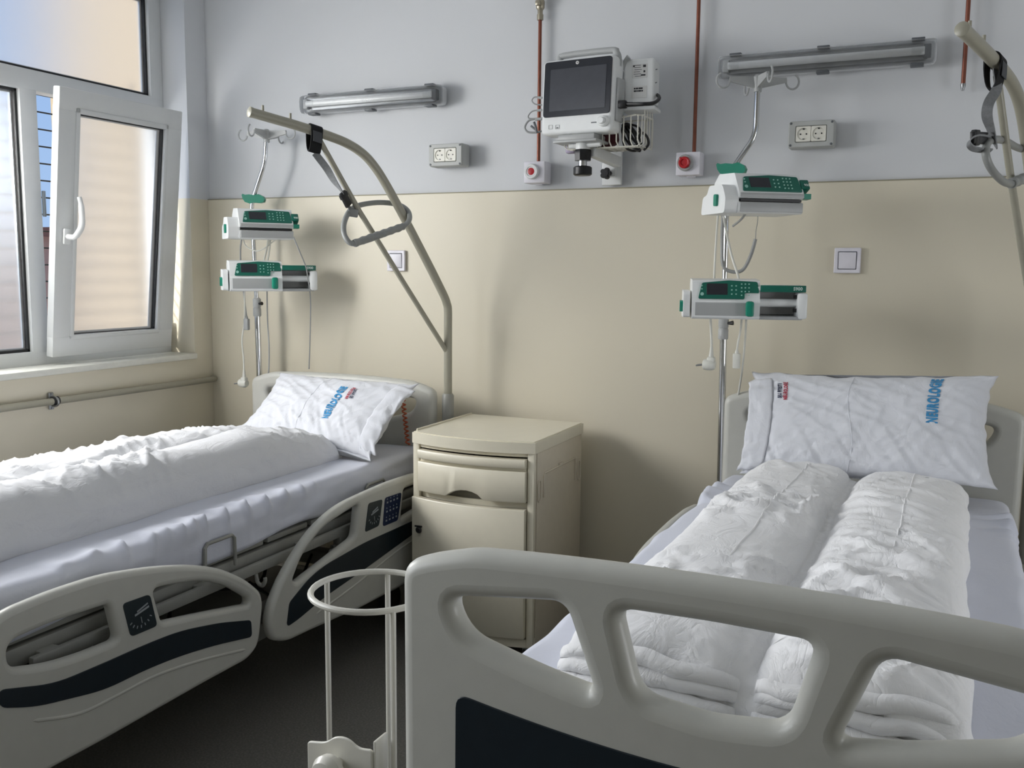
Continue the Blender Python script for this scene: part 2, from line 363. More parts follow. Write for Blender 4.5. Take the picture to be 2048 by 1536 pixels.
# ------------------------------------------------------------------ first window
XF = -3.235                                             # inner face of the fixed frame
win = struct(link('window_1', None)); win.empty_display_size = 0.05
FR = MB()
def bar(y0, y1, z0, z1, x0=XF - 0.065, x1=XF, mb=None, bev=0.006): (mb or FR).box(((x0 + x1) / 2, (y0 + y1) / 2, (z0 + z1) / 2), (x1 - x0, y1 - y0, z1 - z0), bev=bev)
bar(W_Y0, W_Y1, W_Z0 - 0.01, 1.022); bar(W_Y0, W_Y1, 2.525, W_Z1); bar(W_Y0 + .002, W_Y1 - .002, 2.028, 2.108, XF - .0635, XF - .0002)
[bar(a, b, 1.01, z1, XF - 0.0642, XF - 0.0008, bev=0.001) for a, b, z1 in ((3.235, W_Y1 - .001, 2.54), (W_Y0 + .001, W_Y0 + 0.07, 2.54), (2.572, 2.645, 2.04), (2.225, 2.295, 2.54))]
FR.build('window_frame', upvc, win)
def pane(name, y0, y1, z0, z1, x=XF - 0.035, root=win):
    MB().box((x, (y0 + y1) / 2, (z0 + z1) / 2), (0.006, y1 - y0 - 0.01, z1 - z0 - 0.01)).build(name, M_FROST, root, 0)
    g = MB(); t = 0.010
    for a in ((y0, y1, z0, z0 + t), (y0, y1, z1 - t, z1), (y0, y0 + t, z0, z1), (y1 - t, y1, z0, z1)): bar(*a, x0=x - 0.012, x1=x + 0.017, mb=g, bev=0)
    g.build('gasket', gasket, root, 0)
    g = MB(); t2 = 0.016
    for a in ((y0, y1, z0, z0 + t2), (y0, y1, z1 - t2, z1), (y0, y0 + t2, z0, z1), (y1 - t2, y1, z0, z1)): bar(*a, x0=x - 0.010, x1=x - 0.001, mb=g, bev=0)
    g.build('spacer', alu, root, 0)
pane('upper_pane', 2.295, 3.235, 2.108, 2.525)
pane('lower_pane', 2.295, 2.572, 1.022, 2.028)  # panes left out past the unseen post, so the added lamp shines in
# tilted sash: hinged at the bottom, its top leaning into the room
sash = link('sash', None, win); sash.location = (XF + 0.004, 0, 1.004); sash.rotation_euler = (0, math.atan2(0.112, 1.036), 0)
sm = MB(); SY0, SY1, SH, st = 2.612, 3.246, 1.04, 0.095
def sbar(y0, y1, z0, z1, mb, x0=0.016, x1=0.052, bev=0.005): mb.box(((x0 + x1) / 2, (y0 + y1) / 2, (z0 + z1) / 2), (x1 - x0, y1 - y0, z1 - z0), bev=bev)
sbar(SY0, SY1, 0, 0.082, sm); sbar(SY0, SY1, SH - 0.085, SH, sm); sbar(SY0 + .0007, SY0 + st, 0.07, SH - 0.07, sm, 0.0167, 0.0513, 0.0008); sbar(SY1 - st - 0.002, SY1 - .0007, 0.07, SH - 0.07, sm, 0.0167, 0.0513, 0.0008)
for a in ((SY0 + st - 0.016, SY1 - st + 0.014, 0.068, 0.086), (SY0 + st - 0.016, SY1 - st + 0.014, SH - 0.09, SH - 0.07)): sbar(*a, sm, 0.036, 0.057, 0.004)
for a in ((SY0 + st - 0.016, SY0 + st + 0.002, 0.07, SH - 0.07), (SY1 - st - 0.004, SY1 - st + 0.014, 0.07, SH - 0.07)): sbar(*a, sm, 0.036, 0.057, 0.004)
o = sm.build('window_frame', upvc, sash)
g0, g1, h0, h1 = SY0 + st, SY1 - st, 0.082, SH - 0.085
sp = MB(); sbar(g0 - 0.01, g1 + 0.01, h0 - 0.01, h1 + 0.01, sp, 0.021, 0.027, 0); sp.build('pane', M_FROST, sash, 0)
g = MB(); t = 0.009
for a in ((g0, g1, h0, h0 + t * .6), (g0, g1, h1 - t, h1), (g0, g0 + t * .4, h0, h1), (g1 - t, g1, h0, h1)): sbar(*a, g, 0.018, 0.043, 0)
g.build('gasket', gasket, sash, 0)
g = MB()
for a in ((g0, g1, h0, h0 + .013), (g0, g1, h1 - .014, h1), (g0, g0 + .008, h0, h1), (g1 - .022, g1 - .008, h0, h1)): sbar(*a, g, 0.0175, 0.0205, 0)
g.build('spacer', alu, sash, 0)
hd = MB().box((0.058, SY0 + 0.045, 0.478), (0.014, 0.032, 0.062), bev=0.006)
hd.tube([(0.062, SY0 + 0.045, 0.478), (0.095, SY0 + 0.045, 0.478), (0.108, SY0 + 0.052, 0.492), (0.112, SY0 + 0.068, 0.53), (0.108, SY0 + 0.066, 0.60), (0.104, SY0 + 0.058, 0.635)], [0.011, 0.011, 0.012, 0.012, 0.011, 0.009, 0.008], 12, smooth=5)
hd.build('window_handle', white_pl, sash)
# bottom hinge and the stay gear seen in the gap
MB().box((XF + 0.012, 3.262, 1.055), (0.022, 0.022, 0.11), bev=0.004).tube([(XF + 0.02, 3.262, 1.0), (XF + 0.02, 3.262, 1.04)], 0.009, 10).build('hinge', upvc, win)
MB().box((XF + 0.004, 2.652, 1.60), (0.010, 0.012, 0.10), bev=0.002).build('stay', alu, win)
# assumed unseen casement beyond the frame, opened to let the key lamp in
cs = link('assumed_casement', None, win); cs.location = (XF + 0.03, 1.35, 1.02); cs.rotation_euler = (0, 0, math.radians(-8))
c = MB()
for (a, b, z0, z1) in ((0, 0.8, 0, 0.09), (0, 0.8, 0.92, 1.01), (0, 0.09, 0, 1.01), (0.71, 0.8, 0, 1.01)): c.box(((a + b) / 2, 0, (z0 + z1) / 2), (b - a, 0.06, z1 - z0), bev=0.006)
c.build('window_frame', upvc, cs)
MB().box((0.4, 0, 0.505), (0.64, 0.006, 0.85)).build('pane', M_FROST, cs, 0)
# sill
struct(MB().box(((XL - 0.115) , (W_Y0 + W_Y1) / 2, 0.955), (0.265, W_Y1 - W_Y0 + 0.0, 0.026), bev=0.006).build('trim_2', mat('sill_board', (222, 222, 214), 0.4), smooth=35))
# second window: unseen open frame, added to let fill light in
w2 = struct(link('fill_window', None)); FR = MB()
bar(V_Y0, V_Y1, V_Z0, 1.03); bar(V_Y0, V_Y1, 2.53, V_Z1); bar(V_Y0, V_Y0 + .07, 1, 2.55); bar(V_Y1 - .07, V_Y1, 1, 2.55)
FR.build('window_frame', upvc, w2)

# ------------------------------------------------------------------ outside
ex = thing('facade_wing', 'cream rendered building wing seen blurred through the frosted panes', 'building', (-4.6, 5.4, -6))
MB().box((-0.30, 0.5, 5.0), (3.1, 1.0, 13.5)).build('wall', ext_cream, ex, 0)
ey = thing('neighbour_house', 'salmon house seen low in the gap beside the tilted sash', 'building', (-22, 14, -6))
MB().box((0, 0, 3.6), (13, 8, 8.6)).build('wall', ext_salmon, ey, 0)
MB().prism([(-4.4, 7.9), (4.4, 7.9), (0, 8.15)], -6.7, 6.7, 'x').build('roof', mat('roof_tile', (150, 96, 76), 0.9), ey, 0)
gr = thing('window_grille', 'thin steel security grille of horizontal bars outside the window', 'grille', (-3.385, 2.0, 0.96))
for i in range(17): MB().tube([(0, -1.0, 0.06 + i * 0.0685), (0, 1.29, 0.06 + i * 0.0685)], 0.0032, 6).build('bar', dark_steel, gr)
for yy in (-0.98, 0.1, 1.27): MB().tube([(-0.005, yy, 0.0), (-0.005, yy, 1.22)], 0.004, 6).build('upright', dark_steel, gr)
for zz in (0.1, 1.1): MB().tube([(0.0, 1.285, zz), (0.0, 1.31, zz)], 0.004, 6).build('wall_pin', dark_steel, gr)
# ------------------------------------------------------------------ heating pipe under the window
hp = thing('heating_pipe', 'cream painted heating pipe along the wall below the window', 'pipe', (XL + 0.03, 2.0, 0.843))
MB().tube([(0, -3.0, 0.012), (0, 0.0, 0.003), (0, 1.38, -0.003), (-0.01, 1.405, -0.003), (-0.04, 1.41, -0.003)], 0.0135, 12).build('tube', cream_paint, hp)
cl = MB(); cl.tube([(0.0, 0.522 + 0.0, 0.016), (0.016, 0.522, 0.009), (0.018, 0.522, -0.006), (0.008, 0.522, -0.016), (-0.012, 0.522, -0.018), (-0.02, 0.522, 0.0), (-0.012, 0.522, 0.016)], 0.0045, 8, closed=True, smooth=3)
cl.box((-0.022, 0.522, 0.0), (0.008, 0.022, 0.066), bev=0.003); cl.lathe([(0.004, 0), (0.004, 0.004)], (-0.018, 0.522, 0.027), 'x', 8); cl.lathe([(0.004, 0), (0.004, 0.004)], (-0.018, 0.522, -0.027), 'x', 8)
cl.build('pipe_clamp', dull_steel, hp)
MB().tube([(0, 0.51, 0.002), (0, 0.535, 0.002)], 0.0165, 12).build('rubber_ring', rubber, hp)

# ------------------------------------------------------------------ hospital beds (bed frame: head at y=0, foot at -2.05, x to the right)
def arch(x0, x1, zmid, zedge, n=14, half=0.40):
    return [(x0 + (x1 - x0) * i / n, zmid - (zmid - zedge) * abs((x0 + (x1 - x0) * i / n) / half) ** 2.2) for i in range(n + 1)]
def end_board(name, parent, y, outward, dz):
    out = rpoly([(0.453, 0.34, 0.05), (0.453, 0.925, 0.055)], 0.05, 8)
    loop = rpoly([(-0.453, 0.34, 0.05), (-0.455, 0.935, 0.075)] + [(-0.405, 0.953, 0.02)] + [(x, z, 0.02) for x, z in arch(-0.34, 0.34, 0.978, 0.965)] + [(0.405, 0.953, 0.02), (0.455, 0.935, 0.075), (0.453, 0.34, 0.05)], 0.05, 5)
    mid = [(-0.125, 0.9195, 0.022), (0.0, 0.922, 0.02), (0.125, 0.9195, 0.022), (0.094, 0.805, 0.028), (0.0, 0.795, 0.02), (-0.094, 0.805, 0.028)]
    lef = [(-0.378, 0.896, 0.03), (-0.20, 0.9165, 0.022), (-0.155, 0.798, 0.020), (-0.235, 0.812, 0.03), (-0.352, 0.842, 0.055)]
    rig = [(-x, z, r) for x, z, r in reversed(lef)]
    holes = [rpoly(h, 0.02, 6) for h in (mid, lef, rig)]
    tr = Matrix.Translation((0, y, dz)) @ XZ
    b = part_board(name, loop, holes, 0.050, 0.0215, tr, abs_grey, parent, 60, 5)
    # inlay on the outer face
    top = [(-0.36 + 0.72 * i / 12, 0.727 + 0.033 * abs((-0.36 + 0.72 * i / 12) / 0.36) ** 1.8) for i in range(13)]
    loop = rpoly([(-0.362, 0.40, 0.03)] + [(a, c, 0.022) for a, c in top] + [(0.362, 0.40, 0.03)], 0.03, 5)
    yo = y + outward * 0.0255
    part_board('inlay_panel', loop, [], 0.004, 0.001, Matrix.Translation((0, yo, dz)) @ XZ, navy, b, 40, 2)
    ln = MB()
    for k in range(3):
        ln.tube([(-0.30 + k * 0.08 + 0.5 * t / 10, yo + outward * 0.002, dz + 0.43 + 0.22 * math.sin(t / 10 * 1.3 + k * 0.1) ) for t in range(11)], 0.0011, 5)
    ln.build('inlay_line', navy_pale, b)
    return b

HEAD_RAIL = dict(
    outer=[(-0.13, 0.585, .04), (-0.285, 0.602, .03), (-0.45, 0.605, .03), (-0.555, 0.602, .03), (-0.70, 0.596, .05), (-0.79, 0.583, .06), (-0.90, 0.546, .08), (-0.99, 0.487, .08), (-1.06, 0.428, .08), (-1.108, 0.365, .05), (-1.122, 0.315, .04), (-1.108, 0.262, .04), (-1.04, 0.231, .05), (-0.90, 0.223, .03), (-0.624, 0.203, .03), (-0.29, 0.196, .03), (-0.13, 0.195, .05)],
    holes=[[(-1.003, 0.415, .012), (-0.955, 0.480, .05), (-0.845, 0.540, .05), (-0.643, 0.5705, .018), (-0.668, 0.463, .018), (-0.80, 0.437, .05), (-0.985, 0.402, .014)],
           [(-0.350, 0.559, .012), (-0.19, 0.556, .02), (-0.19, 0.468, .02), (-0.372, 0.452, .012)]],
    pads=[('control_pad', [(-0.589, 0.561), (-0.500, 0.556), (-0.525, 0.466), (-0.613, 0.465)], 'pad_dark'), ('control_pad', [(-0.484, 0.557), (-0.372, 0.553), (-0.400, 0.455), (-0.500, 0.457)], 'pad_blue')],
    inlay=[(-1.040, 0.290, .012), (-1.027, 0.352, .012), (-0.93, 0.398, .05), (-0.848, 0.416, .05), (-0.62, 0.430, .05), (-0.287, 0.427, .02), (-0.20, 0.424, .02), (-0.20, 0.372, .02), (-0.287, 0.377, .02), (-0.622, 0.336, .05), (-0.851, 0.312, .05), (-0.99, 0.285, .03), (-1.034, 0.281, .01)],
    groove=[(-0.97, 0.262), (-0.85, 0.276), (-0.66, 0.300), (-0.45, 0.335), (-0.30, 0.352), (-0.18, 0.352)])
FOOT_RAIL = dict(
    outer=[(-2.03, 0.61, .05), (-1.963, 0.639, .05), (-1.841, 0.645, .05), (-1.704, 0.641, .05), (-1.552, 0.616, .06), (-1.415, 0.582, .06), (-1.303, 0.539, .06), (-1.204, 0.475, .05), (-1.150, 0.425, .03), (-1.141, 0.390, .02), (-1.156, 0.309, .02), (-1.168, 0.268, .03), (-1.212, 0.244, .03), (-1.393, 0.245, .02), (-1.726, 0.241, .02), (-2.03, 0.245, .05)],
    holes=[[(-1.556, 0.559, .02), (-1.505, 0.554, .03), (-1.381, 0.530, .05), (-1.286, 0.484, .04), (-1.206, 0.424, .012), (-1.206, 0.405, .012), (-1.385, 0.440, .05), (-1.530, 0.466, .012)],
           [(-1.96, 0.570, .03), (-1.85, 0.575, .03), (-1.692, 0.566, .014), (-1.671, 0.471, .018), (-1.77, 0.474, .04), (-1.86, 0.484, .04), (-1.96, 0.512, .03)]],
    pads=[('control_pad', [(-1.657, 0.556), (-1.571, 0.553), (-1.551, 0.464), (-1.636, 0.466)], 'pad_dark')],
    inlay=[(-1.99, 0.48, .02), (-1.853, 0.437, .05), (-1.716, 0.4325, .05), (-1.60, 0.431, .05), (-1.476, 0.424, .05), (-1.33, 0.395, .05), (-1.201, 0.358, .012), (-1.199, 0.307, .014), (-1.35, 0.338, .05), (-1.479, 0.357, .05), (-1.60, 0.366, .05), (-1.72, 0.366, .05), (-1.906, 0.405, .05), (-1.99, 0.44, .02)],
    groove=[(-1.99, 0.41), (-1.90, 0.372), (-1.79, 0.340), (-1.68, 0.337), (-1.56, 0.337), (-1.40, 0.315), (-1.22, 0.278)])
PADM = {'pad_dark': pad_dark, 'pad_blue': pad_blue}
def side_rail(spec, parent, side, dz):
    x = side * 0.500
    tr = Matrix.Translation((x, 0, dz)) @ YZ
    pads = [rpoly(p, 0.014, 4) for _, p, _ in spec['pads']]
    r = part_board('side_rail', rpoly(spec['outer'], .03, 5), [rpoly(h, .02, 5) for h in spec['holes']], 0.034, 0.0145, tr, abs_grey, parent, 60, 4)
    xo = x + side * 0.0172
    for nm, p, mm in spec['pads']:
        pd = part_board(nm, rpoly(p, 0.012, 4), [], 0.004, 0.001, Matrix.Translation((xo, 0, dz)) @ YZ, PADM[mm], r, 40, 1)
        cy = sum(q[0] for q in p) / 4; cz = sum(q[1] for q in p) / 4; k = MB(); xx = xo + side * 0.0026
        if mm == 'pad_blue':
            for i in range(4):
                for j in range(3):
                    k.box((xx, cy - 0.036 + 0.022 * i + 0.004 * (j - 1), cz - 0.032 + 0.032 * j), (0.001, 0.009, 0.006))
                    k.box((xx, cy - 0.036 + 0.022 * i + 0.004 * (j - 1), cz - 0.020 + 0.032 * j), (0.001, 0.004, 0.004))
        else:   # the inclination scale: a little bed sign above a graduated arc
            k.box((xx, cy + 0.004, cz + 0.010), (0.001, 0.046, 0.005), rot=(math.radians(12), 0, 0)).box((xx, cy + 0.006, cz + 0.018), (0.001, 0.036, 0.004), rot=(math.radians(18), 0, 0))
            for i in range(7):
                a = math.radians(-60 + 20 * i); k.box((xx, cy + 0.036 * math.sin(a), cz + 0.006 - 0.034 * math.cos(a)), (0.001, 0.0025, 0.007), rot=(a, 0, 0))
            k.tube([(xx, cy, cz - 0.004), (xx, cy + 0.003, cz - 0.020)], 0.0012, 5)
        k.build('pad_print', pad_mark, pd, 0)
    part_board('inlay_panel', rpoly(spec['inlay'], .02, 5), [], 0.004, 0.001, Matrix.Translation((xo, 0, dz)) @ YZ, navy, r, 40, 1)
    MB().tube([(x + side * 0.015, a, b + dz) for a, b in spec['groove']], [0.001, 0.005, 0.005, 0.005, 0.005, 0.005, 0.001], 10, smooth=6).build('moulded_rib', abs_grey, r)
    return r

def make_bed(label, loc, rz, dz, lowered, socks):
    bed = thing('hospital_bed', label, 'bed', loc, rz, None)
    end_board('headboard', bed, 0.0, 1, dz); end_board('footboard', bed, -2.05, -1, dz)
    for s in (1, -1):
        side_rail(HEAD_RAIL, bed, s, dz)
        side_rail(FOOT_RAIL, bed, s, dz - lowered)
    # mattress deck: four steel panels in a tubular frame
    for i, (a, b) in enumerate(((-0.06, -0.78), (-0.80, -1.00), (-1.02, -1.42), (-1.44, -1.97))):
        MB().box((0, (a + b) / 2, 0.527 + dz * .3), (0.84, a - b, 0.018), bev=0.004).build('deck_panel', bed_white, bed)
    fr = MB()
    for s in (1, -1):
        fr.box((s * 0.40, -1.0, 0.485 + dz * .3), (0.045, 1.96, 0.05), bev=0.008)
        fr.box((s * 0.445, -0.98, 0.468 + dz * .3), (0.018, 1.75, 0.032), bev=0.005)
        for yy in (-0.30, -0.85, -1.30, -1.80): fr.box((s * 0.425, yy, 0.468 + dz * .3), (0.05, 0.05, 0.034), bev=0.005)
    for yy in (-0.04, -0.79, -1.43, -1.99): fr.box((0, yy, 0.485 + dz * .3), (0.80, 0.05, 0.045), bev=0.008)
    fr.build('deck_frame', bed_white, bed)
    for s in (1, -1):
        for yy in (-0.42, -1.23):       # wire mattress retainers
            MB().tube([(s * 0.438, yy - 0.062, 0.50), (s * 0.438, yy - 0.060, 0.582), (s * 0.438, yy - 0.050, 0.592), (s * 0.438, yy + 0.050, 0.592), (s * 0.438, yy + 0.060, 0.582), (s * 0.438, yy + 0.062, 0.50)], 0.0055, 8).build('mattress_retainer', bed_white, bed)
        for yy in (-1.10, -1.60, -1.86):              # accessory hooks on the side bar
            MB().tube([(s * 0.455, yy, 0.455), (s * 0.46, yy, 0.43), (s * 0.478, yy, 0.422), (s * 0.488, yy, 0.436), (s * 0.488, yy, 0.448)], 0.006, 8, smooth=3).build('accessory_hook', bed_white, bed)
        for yy, h in ((-0.62, 0.0), (-1.62, 0.0)):    # rail carriers
            c = MB().box((s * 0.468, yy, 0.40), (0.03, 0.24, 0.06), bev=0.008).box((s * 0.463, yy - 0.07, 0.345), (0.022, 0.05, 0.13), bev=0.006).box((s * 0.463, yy + 0.07, 0.345), (0.022, 0.05, 0.13), bev=0.006)
            c.box((s * 0.44, yy, 0.44), (0.03, 0.10, 0.06), bev=0.006); c.build('rail_carrier', bed_white, bed)
            MB().tube([(s * 0.43, yy - 0.06, 0.41), (s * 0.47, yy + 0.02, 0.41)], 0.017, 12).build('release_lever', bed_white, bed)
            MB().lathe([(0.009, 0), (0.012, 0.006), (0.009, 0.012)], (s * 0.474, yy + 0.02, 0.41), 'x', 12).build('lever_cap', steel, bed)
    # actuators, cross arms and wiring under the deck
    for yy, rx in ((-0.55, 0.12), (-1.35, -0.10)):
        m_ = MB().box((0.10, yy, 0.37), (0.11, 0.17, 0.10), bev=0.015).tube([(0.10, yy - 0.05, 0.37), (0.10, yy - 0.40, 0.36 + rx)], 0.022, 12).tube([(0.10, yy - 0.40, 0.36 + rx), (0.10, yy - 0.55, 0.37 + rx)], 0.012, 10)
        m_.build('actuator', dark_steel, bed)
    MB().box((-0.12, -1.05, 0.33), (0.20, 0.28, 0.07), bev=0.015).build('control_box', dark_steel, bed)
    MB().tube([(0.10, -0.62, 0.33), (0.20, -0.8, 0.29), (0.05, -1.0, 0.30), (0.18, -1.2, 0.27), (0.10, -1.38, 0.33)], 0.006, 8, smooth=6).tube([(0.30, -0.62, 0.36), (0.33, -0.80, 0.26), (0.30, -0.95, 0.36)], 0.005, 8, smooth=6).build('wiring', black, bed)
    for k, yy in enumerate((-0.50, -1.52)):
        l = MB()
        for s in (1, -1):
            l.tube([(s * 0.29, yy, 0.455), (s * 0.29, yy + 0.32, 0.205)], 0.02, 10); l.lathe([(0.03, -0.02), (0.03, 0.02)], (s * 0.29, yy + 0.32, 0.205), 'x', 14)
        l.tube([(-0.30, yy, 0.455), (0.30, yy, 0.455)], 0.017, 10); l.build('lift_arm', bed_white, bed)
    bs = MB()
    for s in (1, -1): bs.box((s * 0.29, -1.03, 0.185), (0.06, 1.86, 0.06), bev=0.012)
    for yy in (-0.16, -1.90): bs.box((0, yy, 0.185), (0.74, 0.07, 0.06), bev=0.012)
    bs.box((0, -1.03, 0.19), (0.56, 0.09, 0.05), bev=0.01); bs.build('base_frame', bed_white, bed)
    MB().prism(rpoly([(-0.62, 0.215), (-0.34, 0.255), (0.34, 0.255), (0.62, 0.215), (0.62, 0.20), (-0.62, 0.20)], 0.03, 5), -0.26, 0.26, 'x').build('base_cover', abs_grey, bed)
    bed_cover = [o for o in kids(bed) if o.name.startswith('base_cover')][0]; bed_cover.location = (0, -1.03, 0.0)
    for s in (1, -1):
        for yy in (-0.16, -1.90):
            c = MB().lathe([(0.018, 0.12), (0.022, 0.16)], (s * 0.345, yy, 0.0), 'z', 12).box((s * 0.345, yy - 0.01, 0.115), (0.05, 0.07, 0.03), bev=0.01)
            co = c.build('caster', grey_pl, bed)
            MB().lathe([(0.030, -0.016), (0.060, -0.014), (0.062, 0), (0.060, 0.014), (0.030, 0.016)], (s * 0.345, yy - 0.022, 0.062), 'x', 22).build('wheel', rubber, co)
    # corner sockets for poles, board brackets
    for s in (1, -1):
        sx, sy, sz = socks[0 if s > 0 else 1]
        MB().lathe([(0.024, 0.36), (0.024, sz), (0.0185, sz + 0.008)], (sx, sy, 0.0), 'z', 16).box((s * 0.44, 0.01, 0.45), (0.09, 0.05, 0.04), bev=0.006).build('pole_socket', bed_white, bed)
        for yy in (-0.04, -2.015): MB().box((s * 0.36, yy, 0.47), (0.05, 0.06, 0.11), bev=0.01).build('board_bracket', bed_white, bed)
    return bed

B1, R1, DZ1 = Vector((-2.262, 3.25, 0)), 0.0, -0.055
B2, R2, DZ2 = Vector((-0.20, 3.20, 0)), math.radians(-1.03), 0.0
bed1 = make_bed('light grey hospital bed standing along the window wall', B1, R1, 0.0, 0.0, ((0.497, 0.02, 0.86), (-0.455, 0.05, 0.52)))
# board heights of the window bed sit a little lower than those of the other bed
for o in kids(bed1):
    if o.name.startswith(('headboard', 'footboard')): o.location.z += DZ1
bed2 = make_bed('light grey hospital bed in front, its slotted footboard toward the viewer', B2, R2, 0.0, 0.30, ((0.484, 0.052, 0.90), (-0.462, 0.033, 0.56)))

# ------------------------------------------------------------------ bed linen
def fold(x, y, ang, fx, fy, seed):
    c, s = math.cos(ang), math.sin(ang); a = (x * c + y * s) * fx; b = (-x * s + y * c) * fy
    n1 = noise.noise((a, b, seed))
    return 1.0 - min(1.0, abs(n1) * 2.2)          # ridge where the noise crosses zero
def soft(x, y, f, seed): return noise.noise((x * f, y * f, seed))

def grid_mesh(name, rows, m, parent, close=False, smooth=180):
    """rows: list of equal-length point lists"""
    bm = bmesh.new(); R_ = [[bm.verts.new(p) for p in r] for r in rows]
    for a, b in zip(R_[:-1], R_[1:]):
        n = len(a)
        for k in range(n if close else n - 1): bm.faces.new((a[k], a[(k + 1) % n], b[(k + 1) % n], b[k]))
    if close:
        bm.faces.new(list(reversed(R_[0]))); bm.faces.new(R_[-1])
    bmesh.ops.recalc_face_normals(bm, faces=bm.faces[:])
    me = bpy.data.meshes.new(name); bm.to_mesh(me); bm.free(); me.materials.append(m)
    me.polygons.foreach_set('use_smooth', [True] * len(me.polygons)); me.update()
    return link(name, me, parent)

def make_mattress(label, loc, rz, top, bot, seed, wave_lo, wave_hi):
    hw, y0, y1 = 0.427, -0.03, -1.985
    t = thing('mattress', label, 'mattress', loc, rz)
    r = 0.028; prof = []
    def arc(cx, cz, a0, a1, n=6): return [(cx + r * math.cos(a0 + (a1 - a0) * k / n), cz + r * math.sin(a0 + (a1 - a0) * k / n)) for k in range(n + 1)]
    side = [(-hw, bot + (top - bot - r) * k / 8) for k in range(8)]
    prof = [(-hw + 0.05, bot)] + side + arc(-hw + r, top - r, PI, PI / 2) + [(-hw + r + (2 * hw - 2 * r) * k / 44, top) for k in range(1, 44)] + arc(hw - r, top - r, PI / 2, 0) + [(hw, bot + (top - bot - r) * k / 8) for k in reversed(range(8))] + [(hw - 0.05, bot)]
    rows = []; N = 260
    for i in range(N + 1):
        v = y0 + (y1 - y0) * i / N; row = []
        e = min(1.0, min(i, N - i) / 5.0); e = math.sqrt(max(0, 1 - (1 - e) ** 2))
        for (x, z) in prof:
            h = (z - bot) / (top - bot); edge = max(0.0, 1 - abs(abs(x) - hw + 0.02) / 0.075) * (1 if h > 0.7 else 0.10 + 0.2 * h)
            k = 0.5 + 0.5 * math.sin((v - wave_lo) / (wave_hi - wave_lo) * PI) if wave_hi < v < wave_lo else 0.0
            bump = edge * (0.004 * soft(v, x, 7, seed) + k * (0.026 * (1 - min(1.0, abs(noise.noise((v * 11, x * 2.5, seed + 2))) * 3.2)) ** 1.6 - 0.004))
            wr = 0.0035 * fold(x, v, 0.35, 6, 1.6, seed + 5) * h + 0.006 * soft(x, v, 3, seed + 9)
            drop = 0.010 * math.sin(v * 9 + seed) * max(0, 1 - h * 2.5) * (1 if abs(x) > hw - 0.01 else 0)
            zz = bot + (z - bot) * (0.72 + 0.28 * e) + (bump + wr) * h + drop
            xx = x + (0.010 * soft(v, z * 2, 5, seed + 4) + 0.006 * soft(v * 2.5, z * 8, 4, seed + 11)) * (1 if abs(x) > hw - 0.03 else 0) * (1 if x > 0 else -1) + (1 if x > 0 else -1) * bump * 0.6
            row.append((xx, v, zz))
        rows.append(row)
    grid_mesh('bed_sheet', rows, M_SHEET, t)
    MB().box((0, (y0 + y1) / 2, (bot + top) / 2 - 0.006), (2 * hw - 0.04, abs(y1 - y0) - 0.03, top - bot - 0.03), bev=0.02).build('mattress_core', mat('mattress_cover', (180, 184, 190), 0.7), t)
    return t
make_mattress('mattress in a white sheet on the bed along the window wall', B1, R1, 0.655, 0.538, 3, -0.75, -1.75)
make_mattress('mattress in a white sheet on the bed in front', B2, R2, 0.678, 0.538, 11, -0.2, -0.5)

